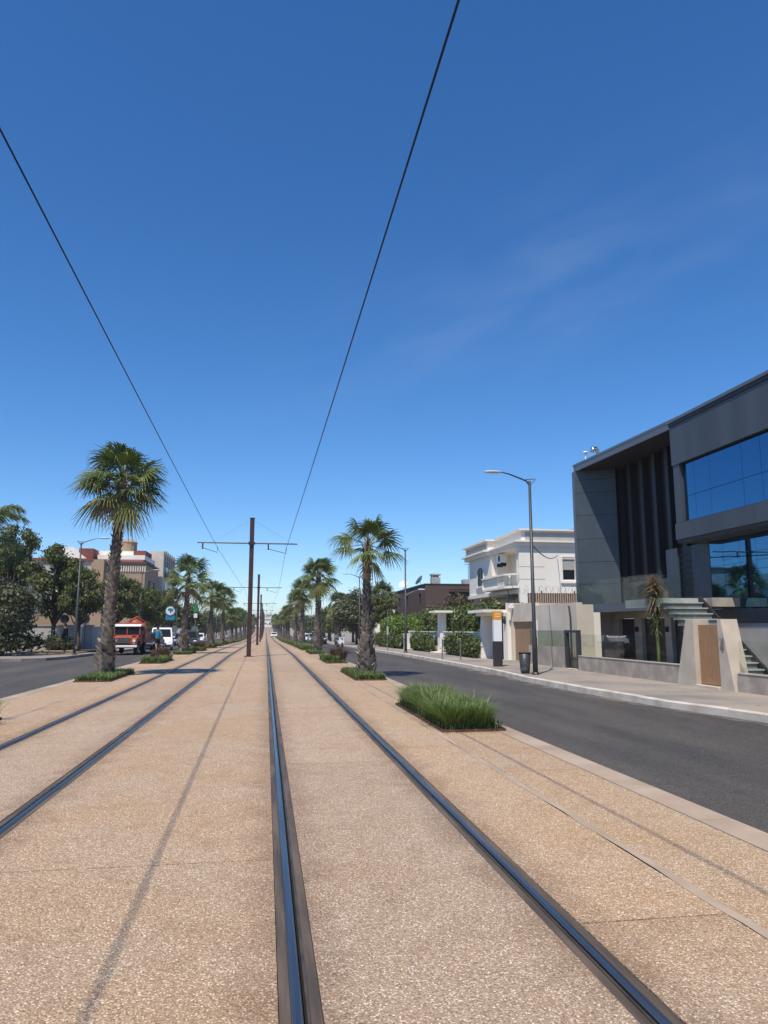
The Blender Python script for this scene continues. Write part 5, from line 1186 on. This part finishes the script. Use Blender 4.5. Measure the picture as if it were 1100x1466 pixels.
for x, y, ma, lab in far_cars: car(lab, (x, y), 0, ma, 'cars parked far up the avenue', 'suv' if ma is m_card else 'car')
sc = thing('parked_scooter', 'pale grey scooter parked at the kerb of the right road', 'scooter', (7.2, 73, gz(73)-.08), None, .3)
def scp(name, f, mat, **k):
    m = MB(); f(m); return part(name, m, mat, sc, **k)
for y in (-.62, .62): wheel(sc, 0, y, .24, .12)
scp('body', lambda m: m.prism([(-.45, .3), (-.35, .35), (-.3, .95), (-.42, 1.05), (-.5, .5), (-.3, .25), (.15, .25), (.25, .55), (.8, .62), (.75, .78), (.1, .72), (-.1, .38)], 'x', -.17, .17), m_cars, bevel=.02)
scp('front_shield', lambda m: m.prism([(-.55, .3), (-.42, 1.0), (-.36, 1.0), (-.45, .3)], 'x', -.26, .26), m_carw, bevel=.02)
scp('seat', lambda m: m.box(-.15, .15, .08, .78, .781, .86), m_dark, bevel=.03)
scp('handlebar', lambda m: (m.tube([(-.34, -.34, 1.05), (0, -.42, 1.02), (.34, -.34, 1.05)], .02, 6), m.ball((-.3, -.4, 1.2), .06), m.ball((.3, -.4, 1.2), .06)), m_dark)
scp('top_case', lambda m: m.box(-.2, .2, .72, 1.05, .87, 1.18), m_cars, bevel=.03)
scp('headlight', lambda m: m.ball((0, -.52, .95), (.09, .05, .08)), m_lightg)

# ------------------------------------------------------------------ people
def skin(name, J, E_, R, mat, parent, root):
    me = bpy.data.meshes.new(name); idx = {k: i for i, k in enumerate(J)}
    me.from_pydata([J[k] for k in J], [(idx[a], idx[b]) for a, b in E_], []); me.materials.append(mat)
    o = link(name, me, parent); sk_ = o.modifiers.new('skin', 'SKIN'); sk_.use_smooth_shade = True
    for k, i in idx.items():
        r = R[k]; me.skin_vertices[0].data[i].radius = r if isinstance(r, tuple) else (r, r)
    me.skin_vertices[0].data[idx[root]].use_root = True
    ss = o.modifiers.new('sub', 'SUBSURF'); ss.levels = 1; ss.render_levels = 2; return o
def person(label, loc, rz, stride, arm, top, legs, sleeves, longlegs, scale=1.0):
    """faces local +y; stride and arm swing in radians"""
    t = thing('person', label, 'person', loc, None, rz); t.scale = (scale,)*3
    J = {'pelvis': (0, 0, .94), 'waist': (0, .01, 1.08), 'chest': (0, .02, 1.30), 'neckb': (0, .01, 1.46), 'neck': (0, .02, 1.54), 'head': (0, .045, 1.63), 'crownh': (0, .035, 1.72)}
    R = {'pelvis': (.145, .105), 'waist': (.125, .09), 'chest': (.155, .105), 'neckb': .07, 'neck': .052, 'head': (.078, .095), 'crownh': (.07, .08)}
    E_ = [('pelvis', 'waist'), ('waist', 'chest'), ('chest', 'neckb'), ('neckb', 'neck'), ('neck', 'head'), ('head', 'crownh')]
    for s, n in ((-1, 'l'), (1, 'r')):
        a = stride*s; kb = .9*stride if s < 0 else .15*stride
        hip = Vector((s*.095, 0, .90)); kn = hip+Vector((0, math.sin(a), -math.cos(a)))*.43; b = a-kb-.05; an = kn+Vector((0, math.sin(b), -math.cos(b)))*.40
        sh = Vector((s*.18, .01, 1.42)); c = -arm*s; el = sh+Vector((s*.06, math.sin(c)*.28, -math.cos(c)*.28)); d = c+arm*1.4+.12; wr = el+Vector((s*.01, math.sin(d)*.25, -math.cos(d)*.25))
        hd = (wr-el).normalized(); hand = wr+hd*.07
        J.update({n+'hip': tuple(hip), n+'knee': tuple(kn), n+'ankle': tuple(an), n+'toe': tuple(an+Vector((s*.02, .17, -.045))), n+'heel': tuple(an+Vector((0, -.04, -.05))), n+'sh': tuple(sh), n+'el': tuple(el), n+'wr': tuple(wr), n+'hand': tuple(hand)})
        R.update({n+'hip': .09, n+'knee': .058, n+'ankle': .04, n+'toe': (.04, .03), n+'heel': .035, n+'sh': .06, n+'el': .042, n+'wr': .027, n+'hand': (.040, .018)})
        E_ += [('pelvis', n+'hip'), (n+'hip', n+'knee'), (n+'knee', n+'ankle'), (n+'ankle', n+'toe'), (n+'ankle', n+'heel'), ('neckb', n+'sh'), (n+'sh', n+'el'), (n+'el', n+'wr'), (n+'wr', n+'hand')]
        fw_ = Vector((0, 1, 0)); fw_ = (fw_-hd*fw_.dot(hd)).normalized()
        for q, (o_, l_) in enumerate(((-.03, .062), (-.01, .075), (.01, .080), (.03, .072))):
            p = hand+fw_*o_+hd*.025; m_ = p+hd*l_*.55; e_ = m_+hd*l_*.4+Vector((-s*.018, 0, 0))
            J.update({f'{n}f{q}a': tuple(m_), f'{n}f{q}b': tuple(e_)}); R.update({f'{n}f{q}a': .009, f'{n}f{q}b': .008}); E_ += [(n+'hand', f'{n}f{q}a'), (f'{n}f{q}a', f'{n}f{q}b')]
        th_ = wr+hd*.03+fw_*.045; J[n+'th'] = tuple(th_); J[n+'th2'] = tuple(th_+hd*.035+fw_*.012); R[n+'th'] = .011; R[n+'th2'] = .009; E_ += [(n+'wr', n+'th'), (n+'th', n+'th2')]
    skin('body', J, E_, R, m_skin, t, 'pelvis')
    def shell(name, keys, edges, grow, mat, root, short={}):
        JJ = {k: J[k] for k in keys}
        for k, (a, b, u) in short.items(): JJ[k] = tuple(Vector(J[a]).lerp(Vector(J[b]), u))
        RR = {}
        for k in JJ:
            r = R.get(k, .06); RR[k] = tuple(x+grow for x in r) if isinstance(r, tuple) else r+grow
        for k, (a, b, u) in short.items():
            ra, rb = [max(R[q]) if isinstance(R[q], tuple) else R[q] for q in (a, b)]; RR[k] = ra+(rb-ra)*u+grow*1.3
        skin(name, JJ, edges, RR, mat, t, root)
    arms = [('neckb', n+'sh') for n in 'lr']
    if sleeves: shell('jacket', ['pelvis', 'waist', 'chest', 'neckb']+[n+k for n in 'lr' for k in ('sh', 'el', 'wr')], [('pelvis', 'waist'), ('waist', 'chest'), ('chest', 'neckb')]+arms+[(n+'sh', n+'el') for n in 'lr']+[(n+'el', n+'wr') for n in 'lr'], .022, top, 'chest')
    else: shell('shirt', ['pelvis', 'waist', 'chest', 'neckb', 'lsh', 'rsh'], [('pelvis', 'waist'), ('waist', 'chest'), ('chest', 'neckb')]+arms+[(n+'sh', n+'slv') for n in 'lr'], .018, top, 'chest', {n+'slv': (n+'sh', n+'el', .75) for n in 'lr'})
    if longlegs: shell('trousers', ['pelvis']+[n+k for n in 'lr' for k in ('hip', 'knee', 'ankle')], [('pelvis', n+'hip') for n in 'lr']+[(n+'hip', n+'knee') for n in 'lr']+[(n+'knee', n+'ankle') for n in 'lr'], .018, legs, 'pelvis')
    else: shell('shorts', ['pelvis', 'lhip', 'rhip'], [('pelvis', n+'hip') for n in 'lr']+[(n+'hip', n+'hem') for n in 'lr'], .02, legs, 'pelvis', {n+'hem': (n+'hip', n+'knee', .8) for n in 'lr'})
    for n in 'lr':
        an = Vector(J[n+'ankle']); m = MB(); m.ball(tuple(an+Vector((0, .06, -.045))), (.05, .14, .045), 8, 5); part('shoe', m, m_shoe if not sleeves else m_blackc, t, True)
    m = MB(); m.ball((0, .015, 1.69), (.088, .10, .09), 10, 6); part('hair', m, m_hair, t, True)
    m = MB(); m.ball((0, .145, 1.63), (.014, .022, .02), 6, 4); [m.ball((s*.082, .03, 1.63), (.012, .022, .032), 6, 4) for s in (-1, 1)]; part('nose_and_ears', m, m_skin, t, True)
    m = MB(); [m.ball((s*.03, .128, 1.655), (.013, .008, .008), 6, 4) for s in (-1, 1)]; m.ball((0, .130, 1.575), (.024, .008, .006), 6, 4); part('eyes_and_mouth', m, m_hair, t, True)
person('person running on the left road in a bright blue shirt and black shorts', (-7.25, 52.3, gz(52)-.02), .25, .45, .5, m_bluec, m_blackc, False, False, 1.0)
person('person standing on the left pavement dressed all in black', (-11.85, 46.9, .10), 1.3, .05, .05, m_blackc, m_blackc, True, True, 1.0)

rl = np.random.RandomState(8); lp_ = []
for k in range(170):
    y = rl.uniform(6, 34); x = at(KR, y)-rl.exponential(.18)-.03; lp_.append((x, y, gz(y)-.068))
for k in range(70): lp_.append((rl.uniform(2.75, 3.6), rl.choice([11.38, 15.8, 22.8])+rl.normal(scale=.12), .012))
for k in range(60): lp_.append((rl.uniform(8.6, 11.2), rl.uniform(9, 34), .078))
lp_ = np.array(lp_); lv, lf = leaf_quads(lp_, np.tile([0, 0, 1.], (len(lp_), 1))+rl.normal(scale=.25, size=(len(lp_), 3)), .022, rl)
lv[:, 2] = np.maximum(lv[:, 2], np.repeat(lp_[:, 2], 4)-.004)
tag(link('fallen_leaves', np_mesh('fallen_leaves', lv, lf, m_frondd), kind='stuff'), 'scatter of small dry leaves in the gutter and on the pavement', 'leaves')

# ------------------------------------------------------------------ air
hm_ = bpy.data.materials.new('air'); hm_.use_nodes = True; t_ = hm_.node_tree; t_.nodes.remove(t_.nodes['Principled BSDF'])
pv = t_.nodes.new('ShaderNodeVolumePrincipled'); pv.inputs['Density'].default_value = .00034; pv.inputs['Color'].default_value = (.84, .91, 1.0, 1); pv.inputs['Anisotropy'].default_value = .2
t_.links.new(pv.outputs[0], t_.nodes['Material Output'].inputs['Volume'])
link('haze', mesh_of('haze', MB().box(-2600, 2600, -900, 5200, -2.6, 40), hm_), kind='stuff')
